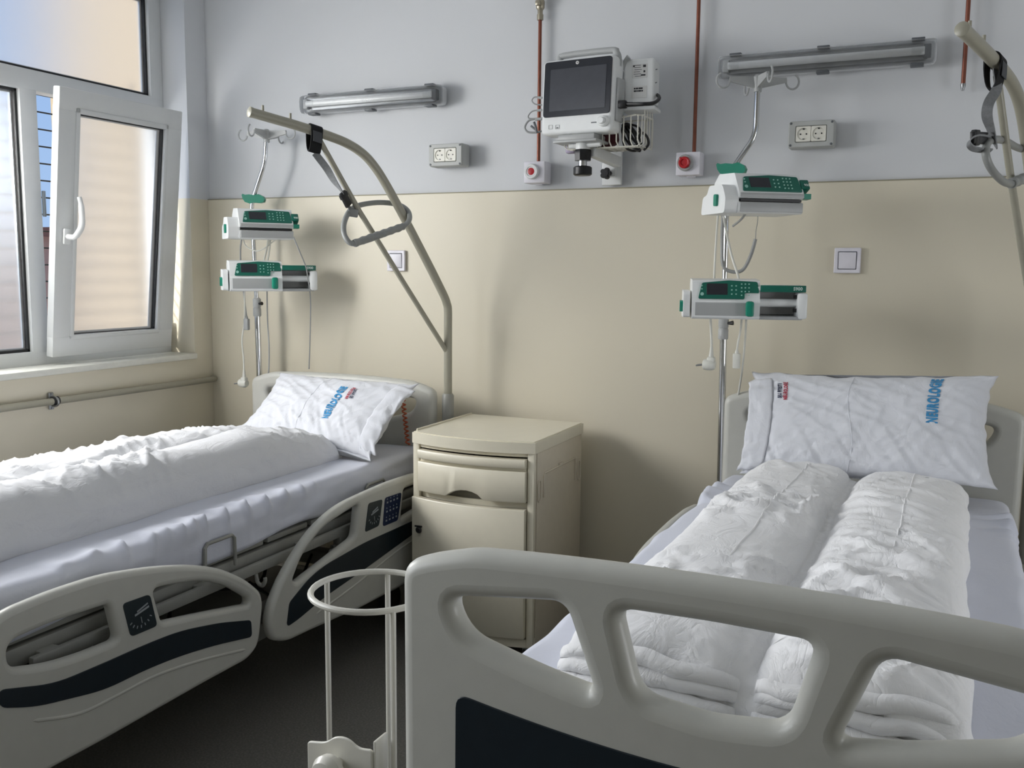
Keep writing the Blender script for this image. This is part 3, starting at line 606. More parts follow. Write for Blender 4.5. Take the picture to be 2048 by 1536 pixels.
def make_duvet(label, loc, rz, base, xl, xr, xc_, hL, hR, y0, y1, seed, headtaper, ec=0.72, es=0.62, seams=(), fab=None):
    """duvet folded lengthwise into two rolls lying side by side"""
    t = thing('duvet', label, 'duvet', loc, rz)
    N = 210; rows = []; M1, M2 = 40, 46
    for i in range(N + 1):
        s = i / N; v = y0 + (y1 - y0) * s
        # ends: rounded over the first and last 11 cm
        d = min(s, 1 - s) * abs(y1 - y0); e = min(1.0, d / 0.10); e = math.sqrt(max(0.0, 1 - (1 - e) ** 2)); e = max(e, 0.02)
        row = []
        wob = 0.012 * soft(v, 0.3, 2.5, seed)
        for hump in (0, 1):
            x0, x1 = (xl, xc_) if hump == 0 else (xc_, xr); h = hL if hump == 0 else hR
            x0 = x0 + (0.010 * soft(v, 1.7, 3, seed + 1) if hump == 0 else wob * .6); x1 = x1 + (wob * .6 if hump == 0 else 0.010 * soft(v, 4.1, 3, seed + 1))
            cx, a = (x0 + x1) / 2, (x1 - x0) / 2
            ht = headtaper[hump] if s < 0.25 else 1.0
            tp = 1.0 if s > 0.25 else ht + (1 - ht) * (s / 0.25) ** 0.7
            th0, th1 = (PI + 0.12, math.radians(24)) if hump == 0 else (math.radians(156), -0.12)
            M = M1 if hump == 0 else M2
            for k in range(M + 1):
                th = th0 + (th1 - th0) * k / M; c, sn = math.cos(th), math.sin(th)
                cc = math.copysign(abs(c) ** ec, c); ss = math.copysign(abs(sn) ** es, sn)
                x = cx + a * cc * (0.90 + 0.10 * e); z = h * tp * max(0.0, 0.14 + 0.86 * ss)
                z *= (0.25 + 0.75 * e)
                top = max(0.0, ss)
                w1 = fold(x, v, 0.25 + 0.5 * hump, 7, 2.2, seed + hump * 7); w2 = fold(x, v, -0.9, 12, 3, seed + 20 + hump); w3 = fold(x, v, 1.25, 15, 4, seed + 30); w4 = fold(x, v, 0.1 + hump, 22, 6, seed + 33)
                mk = max(0.0, min(1.0, 0.5 + 1.6 * soft(x, v, 3.0, seed + 70))); mk2 = max(0.0, min(1.0, 0.5 - 1.6 * soft(x, v, 2.4, seed + 71)))
                amp = 0.016 * w1 ** 4 * mk + 0.014 * w2 ** 5 * mk2 + 0.011 * w3 ** 5 * mk + 0.008 * w4 ** 4 * mk2 + 0.011 * soft(x * 1.3, v, 3, seed + 40) + 0.004 * soft(x, v, 9, seed + 41)
                z += (amp - 0.003) * top * (0.35 + 0.65 * e)
                x += (0.010 * soft(v, z * 4, 6, seed + 50) + 0.006 * soft(v * 2, z * 9, 8, seed + 51)) * (1 - top * 0.8)
                vv = v + (0.02 * soft(x * 3, z * 6, 4, seed + 60) if d < 0.14 else 0)
                row.append((x, vv, base + max(0.002, z)))
        rows.append(row)
    grid_mesh('duvet_cover', rows, fab or M_DUVET, t, close=True)
    for k, i0, i1 in seams:
        MB().tube([Vector(rows[i][k]) + Vector((0, 0, 0.0002)) for i in range(i0, i1, 2)], 0.0016, 6, smooth=2).build('seam', M_DUVET, t)
    return t
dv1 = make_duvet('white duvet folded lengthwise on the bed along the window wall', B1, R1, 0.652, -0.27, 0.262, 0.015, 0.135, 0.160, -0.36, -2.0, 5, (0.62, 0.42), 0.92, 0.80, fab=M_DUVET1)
dv2 = make_duvet('white duvet rolled into two long folds on the bed in front', B2, R2, 0.676, -0.305, 0.305, 0.0, 0.128, 0.124, -0.225, -1.865, 14, (0.86, 0.86), 0.72, 0.62, ((25, 8, 150), (60, 6, 120)))
# loose layers where the folded duvet ends at the footboard
def end_layers(t, x0, x1, y, z0, seed, n=3):
    for k in range(n):
        rows = []
        for j in range(9):
            u = j / 8; row = []
            for i in range(29):
                s = i / 28; x = x0 + (x1 - x0) * s; ed = math.sin(PI * s) ** 0.18
                fx = 0.012 * soft(x, k * 0.3, 7, seed) + 0.005 * soft(x, k, 24, seed + 5)
                a = PI * u - PI / 2
                rr = (0.0115 + 0.001 * k) * ed
                row.append((x, y - (0.012 * (n - k)) - rr * math.cos(a) * 1.5 + fx + 0.05 * (1 - ed), z0 + k * 0.023 * ed + rr * math.sin(a) + 0.8 * fx))
            rows.append(row)
        o = grid_mesh('duvet_edge', rows, M_DUVET, t)
end_layers(dv2, -0.305, 0.0, -1.838, 0.697, 3, 4); end_layers(dv2, 0.005, 0.30, -1.835, 0.697, 8, 4)

def make_pillow(label, W_, H_, T_, mtx, seed, ears, texts, flap):
    """pillow in a case; s runs across, t from the bottom edge to the top edge, front face +n"""
    t_ = thing('pillow', label, 'pillow', (0, 0, 0)); t_.matrix_world = mtx
    def surf(s, t, side):
        # s, t in [-1, 1]
        bs = (1 - abs(s) ** 3.0); bt = (1 - abs(t) ** 2.6)
        th = T_ * (max(0, bs) ** 0.55) * (max(0, bt) ** 0.6)
        pull = 1 - 0.055 * (1 - abs(t) ** 2) ; pullt = 1 - 0.075 * (1 - abs(s) ** 2)
        x = s * W_ / 2 * (pull + ears * abs(t) ** 6 * 0.04); y = t * H_ / 2 * pullt
        if flap and s > 0.80: y += (s - 0.80) * 0.10 * (t - 0.4)
        edge = 1 - max(abs(s), abs(t)) ** 6
        rad = math.atan2(t, s + 1e-6)
        wr = 0.006 * fold(s, t, 0.8, 5, 1.6, seed) ** 2 + 0.0045 * fold(s, t, -0.5, 8, 2.2, seed + 3) ** 2 + 0.010 * soft(s, t, 2.2, seed + 5)
        low = max(0.0, -t + 0.1) ; wr += low * 0.011 * (fold(s * 1.2 + t * 0.35, t * 0.25, 0.15, 9, 1.2, seed + 8) - 0.4)
        z = side * th / 2 + (wr - 0.004) * (0.25 + 0.75 * edge) * (1 if side > 0 else 0.4)
        z += 0.018 * soft(s * 1.2, t * 1.2, 1.6, seed + 30) * max(abs(s), abs(t)) ** 8
        x += 0.008 * soft(s, t * 3, 2, seed + 12) * abs(s) ** 6; y += 0.010 * soft(s * 3, t, 2, seed + 13) * abs(t) ** 6
        return (x, y, z)
    NS, NT = 96, 64; rows = []
    # closed loops: front going one way, back coming home
    for j in range(NT + 1):
        t = -1 + 2 * j / NT
        rows.append([surf(-1 + 2 * i / NS, t, 1) for i in range(NS + 1)] + [surf(1 - 2 * i / NS, t, -1) for i in range(1, NS)])
    o = grid_mesh('pillowcase', rows, M_PILLOW, t_, close=True)
    seam = MB(); seam.tube([Vector(surf(-0.12 + 0.03 * math.sin(i / 9), -0.96 + 1.9 * i / 60, 1)) + Vector((0, 0, 0.0002)) for i in range(61)], 0.0012, 5)
    seam.build('ironed_crease', M_PILLOW, t_)
    # loose open hem of the case beyond the filling
    sg = 1 if flap else -1; fl = []
    for j in range(33):
        t = -0.93 + 1.78 * j / 32; row = []
        for i in range(13):
            u = i / 12; p0 = Vector(surf(sg * 0.84, t, 1))
            wv = 0.008 * soft(t * 2, u, 2.2, seed + 44) + 0.004 * fold(u, t, 0.2, 3, 8, seed + 45)
            row.append((p0.x + sg * u * (0.075 + 0.012 * soft(t, 0, 2, seed)), p0.y - u * 0.012 + 0.006 * soft(t, u, 3, seed + 9), p0.z + 0.004 + wv * u * 1.5 - u * (0.020 if flap else 0.012) + 0.006 * math.sin(u * 3)))
        fl.append(row)
    fo = grid_mesh('case_hem', fl, M_PILLOW, t_)
    sd = fo.modifiers.new('thickness', 'SOLIDIFY'); sd.thickness = 0.003
    for body, size, s0, t0, m_, bold, nm, stretch in texts:   # stretch: the stencil is condensed along the line
        me = text_mesh(body, size, bold, 1.12)
        for vtx in me.vertices:
            a, b = vtx.co.x, vtx.co.y      # a along the text (goes up the pillow), b across it
            s = s0 - b / (W_ / 2); t = t0 + a * stretch / (H_ / 2)
            vtx.co = Vector(surf(max(-.99, min(.99, s)), max(-.99, min(.99, t)), 1)) + Vector((0, 0, 0.0022))
        finish(me, m_, 0); link(nm, me, t_)
    return t_

def frame_mtx(c, xdir, ydir):
    x = Vector(xdir).normalized(); y = Vector(ydir); y = (y - x * x.dot(y)).normalized(); z = x.cross(y)
    return Matrix(((x.x, y.x, z.x, c[0]), (x.y, y.y, z.y, c[1]), (x.z, y.z, z.z, c[2]), (0, 0, 0, 1)))
# right bed pillow: propped steeply against the headboard
make_pillow('white pillow propped upright on the bed in front, blue lettering at its right', 0.70, 0.362, 0.130, frame_mtx((-0.19, 3.05, 0.890), (0.704, -0.01, 0.026), (0.017, 0.175, 0.28)), 21, 1.0,
            [('NEUROLOGIE', 0.043, 0.57, 0.42, blue_txt, 0.0024, 'stamped_lettering', 0.58), ('SJU PITESTI', 0.0180, -0.77, 0.54, navy_txt, 0.0008, 'embroidered_lettering', 0.60), ('NEUROLOGIE', 0.0180, -0.715, 0.54, red_txt, 0.0008, 'embroidered_lettering', 0.60)], False)
# window bed pillow: slumped back against the headboard
make_pillow('white pillow slumped against the headboard of the bed along the window wall', 0.70, 0.36, 0.125, frame_mtx((-2.185, 3.02, 0.800), (0.702, -0.075, 0.002), (0.046, 0.265, 0.224)), 33, 1.0,
            [('NEUROLOGIE', 0.046, 0.27, 0.02, blue_txt, 0.0026, 'stamped_lettering', 0.55), ('NEUROLOGIE', 0.018, 0.40, 0.34, red_txt, 0.0008, 'embroidered_lettering', 0.55), ('SJU PITESTI', 0.018, 0.45, 0.34, navy_txt, 0.0008, 'embroidered_lettering', 0.55)], True)

# ------------------------------------------------------------------ bedside cabinet
cab = thing('bedside_cabinet', 'beige bow-fronted bedside cabinet between the two beds', 'cabinet', (-1.4545, 2.87, 0))
hw, dp = 0.2395, 0.466
def bow(x, y0, b=0.040): return y0 - b * (1 - (x / hw) ** 2)
def bow_outline(w_, y0, y1, b=0.040, n=16): return [(-w_ + 2 * w_ * i / n, y0 - b * (1 - ((-w_ + 2 * w_ * i / n) / hw) ** 2)) for i in range(n + 1)] + [(w_, y1), (-w_, y1)]
def bow_panel(name, x0, x1, z0, z1, yo, m_, parent, th=0.018, cut=None, n=20):
    """panel following the bowed front; cut(x) lifts its lower edge"""
    mb = MB(); F, B = [], []
    for i in range(n + 1):
        x = x0 + (x1 - x0) * i / n; y = bow(x, yo); lo = z0 + (cut(x) if cut else 0)
        F.append([mb.bm.verts.new((x, y, lo)), mb.bm.verts.new((x, y - 0.003, lo + 0.004)), mb.bm.verts.new((x, y - 0.003, z1 - 0.004)), mb.bm.verts.new((x, y, z1))])
        B.append([mb.bm.verts.new((x, y + th, lo)), mb.bm.verts.new((x, y + th, z1))])
    for i in range(n):
        a, b, c, d = F[i], F[i + 1], B[i], B[i + 1]
        for k in range(3): mb.bm.faces.new((a[k], b[k], b[k + 1], a[k + 1]))
        mb.bm.faces.new((a[3], b[3], d[1], c[1])); mb.bm.faces.new((c[0], d[0], b[0], a[0])); mb.bm.faces.new((c[1], d[1], d[0], c[0]))
    for i in (0, n): mb.bm.faces.new((F[i][0], F[i][1], F[i][2], F[i][3], B[i][1], B[i][0]))
    return mb.build(name, m_, parent, 40)
tp = MB(); tp.prism(bow_outline(hw, 0.0, dp, 0.042), 0.742, 0.780, 'z'); tp.prism(bow_outline(hw - .006, 0.006, dp - .006, 0.042), 0.780, 0.783, 'z')
tp.box((-hw + 0.005, dp / 2 + 0.01, 0.785), (0.006, dp - 0.03, 0.008), bev=0.002); tp.build('cabinet_top', cabinet, cab, 40)
bd = MB()
bd.box((-hw + 0.016, dp / 2 + 0.01, 0.40), (0.024, dp - 0.03, 0.69)); bd.box((0, dp - 0.012, 0.40), (2 * hw - 0.01, 0.016, 0.69))
bd.prism(bow_outline(hw - 0.006, 0.012, dp - 0.02, 0.040), 0.055, 0.085, 'z'); bd.prism(bow_outline(hw - 0.02, 0.03, dp - 0.02, 0.040), 0.545, 0.566, 'z'); bd.prism(bow_outline(hw - 0.012, 0.016, dp - 0.02, 0.040), 0.728, 0.742, 'z')
bd.box((-hw + 0.016, 0.010, 0.40), (0.026, 0.022, 0.69), bev=0.005); bd.box((hw - 0.016, 0.010, 0.40), (0.026, 0.022, 0.69), bev=0.005)
bd.build('cabinet_body', cabinet, cab, 40)
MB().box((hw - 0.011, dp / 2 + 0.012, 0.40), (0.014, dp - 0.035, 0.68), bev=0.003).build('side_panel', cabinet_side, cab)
sr = MB()
sr.tube([(hw - 0.002, 0.085, 0.575), (hw - 0.002, 0.085, 0.652), (hw - 0.002, 0.09, 0.660), (hw - 0.002, 0.385, 0.660), (hw - 0.002, 0.39, 0.652), (hw - 0.002, 0.39, 0.575)], 0.0035, 6)
for yy in (0.045, 0.43): sr.tube([(hw - 0.002, yy - 0.012, 0.58), (hw - 0.002, yy - 0.012, 0.63), (hw - 0.002, yy, 0.643), (hw - 0.002, yy + 0.012, 0.63), (hw - 0.002, yy + 0.012, 0.58), (hw - 0.002, yy, 0.568)], 0.0025, 6, closed=True, smooth=3)
sr.box((hw - 0.002, 0.24, 0.664), (0.006, 0.034, 0.012), bev=0.002)
sr.build('towel_rail', cabinet_side, cab)
dr = bow_panel('drawer', -hw + 0.032, hw - 0.031, 0.573, 0.680, -0.003, cabinet, cab, 0.03, lambda x: 0.028 * max(0, 1 - ((x + 0.005) / 0.068) ** 2) ** 0.7)
bow_panel('drawer_lip', -hw + 0.032, hw - 0.031, 0.692, 0.722, -0.006, cabinet, dr, 0.028)
bow_panel('grip_groove', -hw + 0.034, hw - 0.033, 0.676, 0.695, 0.014, cabinet, dr, 0.01)
bow_panel('drawer_inner_panel', -hw + 0.036, hw - 0.035, 0.560, 0.700, 0.040, mat('drawer_inside', (120, 116, 104), 0.6), dr, 0.01)  # darker panel behind the drawer front
d = bow_panel('door', -hw + 0.004, hw - 0.031, 0.092, 0.548, -0.006, cabinet, cab, 0.022)
MB().lathe([(0.012, 0), (0.012, -0.006), (0.008, -0.010)], (-hw + 0.04, bow(-hw + .04, -.009), 0.432), 'y', 16).box((-hw + 0.04, bow(-hw + .04, -.009) - 0.006, 0.446), (0.03, 0.006, 0.006), bev=0.002).build('door_lock', black, d)
for sx in (-1, 1):
    for yy in (0.04, dp - 0.05):
        c = MB().lathe([(0.010, 0.045), (0.012, 0.058)], (sx * 0.20, yy, 0), 'z', 10).box((sx * 0.20, yy, 0.040), (0.026, 0.036, 0.016), bev=0.005).build('caster', grey_pl, cab)
        MB().lathe([(0.014, -0.009), (0.022, -0.008), (0.022, 0.008), (0.014, 0.009)], (sx * 0.20, yy - 0.006, 0.0225), 'x', 16).build('wheel', rubber, c)

# ------------------------------------------------------------------ lifting poles with trapeze handles
PROF = [(0, 0.45), (0, 0.80), (0, 1.10), (0, 1.195), (0.006, 1.225), (0.027, 1.268), (0.11, 1.402), (0.223, 1.577), (0.29, 1.675), (0.335, 1.73), (0.38, 1.768), (0.44, 1.797), (0.514, 1.817), (0.63, 1.839), (0.72, 1.853), (0.806, 1.866)]
def lifting_pole(label, base, ang, dz):
    d = Vector((-math.sin(ang), -math.cos(ang), 0)); z = Vector((0, 0, 1))
    t = thing('lifting_pole', label, 'pole', base)
    f = lambda s, h: d * s + z * (h + dz)
    MB().tube([f(*p) for p in PROF], 0.0165, 16, smooth=5).build('tube', cream_paint, t)
    MB().tube([f(0.006, 1.035), f(0.20, 1.295), f(0.40, 1.566), f(0.555, 1.80)], 0.0098, 12).build('brace', cream_paint, t)
    e = d * 0.806 + z * (1.866 + dz); ax = (f(0.806, 1.866) - f(0.72, 1.853)).normalized()
    MB().tube([e - ax * 0.002, e + ax * 0.008, e + ax * 0.012], [0.0175, 0.0175, 0.010], 16).build('end_cap', cream_paint, t)
    for s_, h_ in ((0.765, 1.860), (0.665, 1.845)):
        MB().tube([f(s_, h_ + 0.012), f(s_, h_ + 0.034)], 0.0042, 10).build('stop_pin', cream_paint, t)
    def on(u, v, off=0.0):
        """photo point taken on the vertical plane of the pole, then moved `off` metres toward the viewer"""
        r = P(u, v, 1.0) - Vector((0, 0, CAM_H)); n = Vector((d.y, -d.x, 0)); o = Vector((0, 0, CAM_H))
        q = o + r * (n.dot(base - o) / n.dot(r)); return q - r.normalized() * off
    return t, f, on, d
BP1, BP2 = Vector((-1.765, 3.27, 0)), Vector((0.285, 3.26, 0))
lp1, f1, on1, d1 = lifting_pole('cream lifting pole bent over the bed along the window wall', BP1, math.radians(25), 0.0)
lp2, f2, on2, d2 = lifting_pole('cream lifting pole leaning in from the right above the bed in front', BP2, math.radians(20), 0.057)

def trapeze(label, f, d, base, dz, ring, grip, strap, buckle):
    t = thing('trapeze_handle', label, 'handle', (0, 0, 0))
    z = Vector((0, 0, 1)); side = d.cross(z)
    MB().tube(ring, 0.0098, 12, closed=True, smooth=5).build('handle_loop', handle_grey, t)
    n = 64; a, b = Vector(grip[0]), Vector(grip[1])
    MB().tube([a + (b - a) * i / n for i in range(n + 1)], [0.0135 + 0.0014 * math.sin(i / n * 2 * PI * 7) for i in range(n + 1)], 14).build('ridged_grip', handle_grey, t)
    # hook-and-loop cuff round the arm
    c = Vector(base) + d * 0.575 + z * (1.829 + dz); ax = (d + z * 0.19).normalized(); u = ax.cross(side).normalized()
    pts = []; 
    for i in range(25):
        an = 2 * PI * i / 24; ru = 0.0195
        q = side * math.cos(an) * ru + u * math.sin(an) * ru
        if (q.z < 0): q = q * 1.0 + z * (q.z / ru) * 0.055
        pts.append(c + q)
    m_ = MB(); m_.strip(pts, [ax * 0.022] * 25, [(p - c).normalized() for p in pts], 0.004); m_.build('cuff', strap_black, t)
    m_ = MB(); cc = c - z * 0.012; tw = -side * 0.0225 if False else side * 0.0225
    m_.strip([cc - tw * s_ + z * h_ for s_, h_ in ((1.0, 0.008), (1.02, -0.012), (1.0, -0.028))], [ax * 0.017] * 3, [side] * 3, 0.002); m_.build('cuff_label', mat('charcoal_label', (72, 74, 78), 0.8), t)
    # twisted webbing from the cuff to the handle
    N = 40; P_ = catmull([Vector(p) for p in strap], N // (len(strap) - 1)); n = len(P_); ws, ns = [], []
    for i in range(n):
        tg = (P_[min(i + 1, n - 1)] - P_[max(i - 1, 0)]).normalized(); an = 2.6 * i / n
        w1 = tg.cross(side).normalized(); w2 = tg.cross(w1); wd = w1 * math.cos(an) + w2 * math.sin(an)
        ws.append(wd * 0.0125); ns.append(tg.cross(wd).normalized())
    m_ = MB(); m_.strip(P_, ws, ns, 0.003); m_.build('webbing', strap_grey, t, 60)
    b0, b1 = Vector(buckle[0]), Vector(buckle[1]); dr_ = (b1 - b0); q = dr_.to_track_quat('Z', 'X').to_euler()
    m_ = MB(); m_.box((b0 + b1) / 2, (0.030, 0.012, dr_.length), bev=0.003, rot=q); m_.box(b0 + dr_ * 0.25, (0.038, 0.014, dr_.length * 0.3), bev=0.003, rot=q); m_.build('buckle', black, t)
    return t
r1 = [on1(*p) for p in ((704, 487, .065), (730, 482, .07), (775, 466, .07), (808, 452, .07), (819, 438, .045), (815, 421, .0), (795, 409, -.045), (760, 405, -.06), (725, 409, -.055), (703, 418, -.03), (691, 437, .0), (687, 457, .02), (691, 475, .045))]
t1 = trapeze('grey trapeze handle hooked around the lifting pole by the window bed', f1, d1, BP1, 0.0, r1, (on1(708, 487, .067), on1(806, 453, .07)),
             [f1(0.575, 1.755) + BP1, on1(652, 335, .012), on1(668, 362, .015), on1(684, 385, .012), on1(700, 418, -.01)], (on1(684, 384, .018), on1(698, 412, .005)))
MB().box(on1(706, 425, -.015), (0.036, 0.03, 0.030), bev=0.004, rot=(0.2, 0.15, 0.7)).build('strap_clamp', handle_grey, t1)
r2 = [on2(*p) for p in ((1974, 288, .02), (1972, 312, .04), (1984, 340, .055), (2008, 364, .065), (2030, 366, .07), (2064, 352, .07), (2098, 336, .05), (2106, 322, .0), (2090, 310, -.04), (2060, 302, -.055), (2034, 295, -.055), (2010, 282, -.045), (1988, 279, -.01))]
t2 = trapeze('grey trapeze handle on the lifting pole at the upper right corner', f2, d2, BP2, 0.057, r2, (on2(2022, 367, .07), on2(2090, 340, .06)),
             [f2(0.575, 1.755) + BP2 + Vector((0, 0, .057)), on2(1996, 172, .04), on2(1978, 205, .045), on2(1974, 232, .04), on2(1982, 262, .03), on2(1990, 292, .015)], (on2(1944, 275, .0), on2(1972, 277, .0)))
tl = [on2(*p) for p in ((1984, 279, .0), (1962, 274, .0), (1944, 277, .0), (1937, 287, .0), (1946, 297, .0), (1966, 301, .005), (1982, 302, .01))]
tl = catmull(tl, 4); m_ = MB(); m_.strip(tl, [Vector((0.004, -0.012, 0.003))] * len(tl), [Vector((0, 0, 1))] * len(tl), 0.004); m_.build('webbing_tail', strap_grey, t2, 60)

# ------------------------------------------------------------------ drip poles
def iv_pole(label, pts, yaw, collar):
    t = thing('drip_pole', label, 'pole', (0, 0, 0))
    q = [Vector(p) for p in pts]
    MB().tube([q[0], q[1]], 0.0125, 14).build('lower_tube', steel, t)
    MB().tube(rounded_path(q[1:], 0.035), 0.0092, 14).build('upper_tube', steel, t)
    c = q[1]
    k = MB().lathe([(0.0165, -0.045), (0.0175, -0.04), (0.0175, -0.012), (0.0155, -0.008), (0.0175, 0.0), (0.0175, 0.03), (0.012, 0.036)], c, 'z', 16)
    k.build('collar', grey_pl, t)
    MB().tube([c + Vector((0.015, -0.005, 0.01)), c + Vector((0.034, -0.008, 0.012))], [0.004, 0.008], 10).build('collar_knob', black, t)
    top = q[-1]
    hb = MB().lathe([(0.013, -0.035), (0.014, -0.01), (0.016, 0.0), (0.018, 0.012), (0.008, 0.020)], top, 'z', 14)
    for i in range(4):
        a = yaw + PI / 2 * i; d = Vector((math.cos(a), math.sin(a), 0)); s = d.cross(Vector((0, 0, 1)))
        L = 0.095
        vs = [top + d * 0.006 + s * w + Vector((0, 0, h)) for w, h in ((.006, -.024), (.006, .014), (-.006, .014), (-.006, -.024))] + [top + d * L + s * w + Vector((0, 0, h)) for w, h in ((.0045, -.004), (.0045, .012), (-.0045, .012), (-.0045, -.004))]
        vs = [hb.bm.verts.new(v) for v in vs]
        for fidx in ((0, 1, 2, 3), (7, 6, 5, 4), (0, 4, 5, 1), (1, 5, 6, 2), (2, 6, 7, 3), (3, 7, 4, 0)): hb.bm.faces.new([vs[j] for j in fidx])
    hb.build('hook_head', grey_pl, t)
    for i in range(4):
        a = yaw + PI / 2 * i; d = Vector((math.cos(a), math.sin(a), 0))
        hk = [top + d * (0.093 + 0.0) + Vector((0, 0, 0.004))]
        for k in range(13):
            an = PI * 0.95 + 1.42 * PI * k / 12
            hk.append(top + d * (0.116 + 0.022 * math.cos(an)) + Vector((0, 0, 0.0 + 0.024 * math.sin(an))))
        MB().tube(hk, 0.0035, 8).build('hook', grey_pl, t)
    return t
def rounded_path(p, r, n=6):
    out = [p[0]]
    for i in range(1, len(p) - 1):
        a, b = p[i - 1] - p[i], p[i + 1] - p[i]; d = min(r, a.length * .45, b.length * .45); p0, p1 = p[i] + a.normalized() * d, p[i] + b.normalized() * d
        for k in range(n + 1):
            t = k / n; out.append(p0 * (1 - t) ** 2 + p[i] * 2 * t * (1 - t) + p1 * t * t)
    return out + [p[-1]]
yl, yr = 3.30, 3.225
iv1 = iv_pole('chrome drip pole with cranked top at the corner by the window', [Vector((P(522, 780, yl).x, yl, 0.45)), P(514, 612, yl), P(503, 405, yl), P(530, 325, yl), P(533, 268, yl)], 0.12, 1)
iv2 = iv_pole('chrome drip pole with cranked top beside the bed in front', [Vector((P(1443, 955, yr).x, yr, 0.45)), P(1447, 652, yr), P(1455, 352, yr), P(1511, 272, yr), P(1516, 162, yr)], 0.5, 1)
for t, c, yw in ((iv1, P(505, 396, yl), 0.35), (iv2, P(1460, 336, yr), -0.1)):
    h = MB(); M_ = Euler((0, 0, yw)).to_matrix()
    pr = [(-0.044, 0.012), (-0.040, 0.017), (-0.030, 0.013), (-0.012, 0.015), (0.012, 0.012), (0.030, 0.016), (0.034, 0.014), (0.050, 0.006), (0.056, -0.006), (0.052, -0.018), (0.036, -0.022), (0.010, -0.020), (-0.010, -0.024), (-0.030, -0.018), (-0.040, -0.004)]
    h.prism(pr, -0.012, 0.012, 'y'); bmesh.ops.rotate(h.bm, cent=(0, 0, 0), matrix=M_, verts=h.bm.verts); bmesh.ops.translate(h.bm, vec=c, verts=h.bm.verts)
    h.build('clamp_handle', green_lever, t)

# ------------------------------------------------------------------ infusion pumps
def panel_keys(parent, m, keys, size):
    k = MB()
    for a, b in keys:
        c = m @ Vector((a, b, 0.0016)); k.box(c, (size, 0.0015, size * 0.9))
    o = k.build('keypad', key_m, parent, 0); o['kind'] = 'stuff'; return o
def slab(name, pts, mtx, th, m, parent, r=0.006):
    return part_board(name, rpoly(pts, r, 4), [], th, th * 0.3, mtx, m, parent, 40, 2)
def lean(c, tilt, yaw=0.0):
    """panel frame: u to the right, v up the sloping face, normal toward -y"""
    v = Vector((0, math.sin(tilt), math.cos(tilt))); u = Vector((1, 0, 0)); n = u.cross(v)
    return Matrix(((u.x, v.x, n.x, c[0]), (u.y, v.y, n.y, c[1]), (u.z, v.z, n.z, c[2]), (0, 0, 0, 1)))
def control_face(parent, c, tilt, w_, h_, txt_step=False):
    m = lean(c, tilt)
    pts = [(-w_ / 2, -h_ / 2), (w_ / 2 - (0.045 if txt_step else 0), -h_ / 2)] + ([(w_ / 2 - 0.045, -h_ / 2 + 0.02), (w_ / 2, -h_ / 2 + 0.02)] if txt_step else []) + [(w_ / 2 - 0.006, h_ / 2 - 0.004), (0, h_ / 2), (-w_ / 2 + 0.012, h_ / 2 - 0.008)]
    g = slab('control_panel', pts, m, 0.004, green, parent, 0.006)
    slab('display', [(-w_ * 0.36, -h_ * 0.28), (-w_ * 0.02, -h_ * 0.28), (-w_ * 0.02, h_ * 0.32), (-w_ * 0.36, h_ * 0.32)], m @ Matrix.Translation((0, 0, 0.002)), 0.002, screen_m, g, 0.002)
    keys = [(w_ * (0.05 + 0.07 * i), h_ * (0.20 - 0.22 * j)) for i in range(2) for j in range(3)] + [(w_ * (0.21 + 0.06 * i), h_ * (0.30 - 0.2 * j)) for i in range(3) for j in range(4)] + [(-w_ * 0.44, h_ * 0.2), (-w_ * 0.44, h_ * 0.02)]
    panel_keys(g, m @ Matrix.Translation((0, 0, 0.001)), keys, 0.0042)
    MB().tube([m @ Vector((-w_ * 0.435, -h_ * 0.25, 0.001)), m @ Vector((-w_ * 0.435, -h_ * 0.25, 0.0035))], 0.0055, 12).build('power_button', key_m, g)
    return m, g
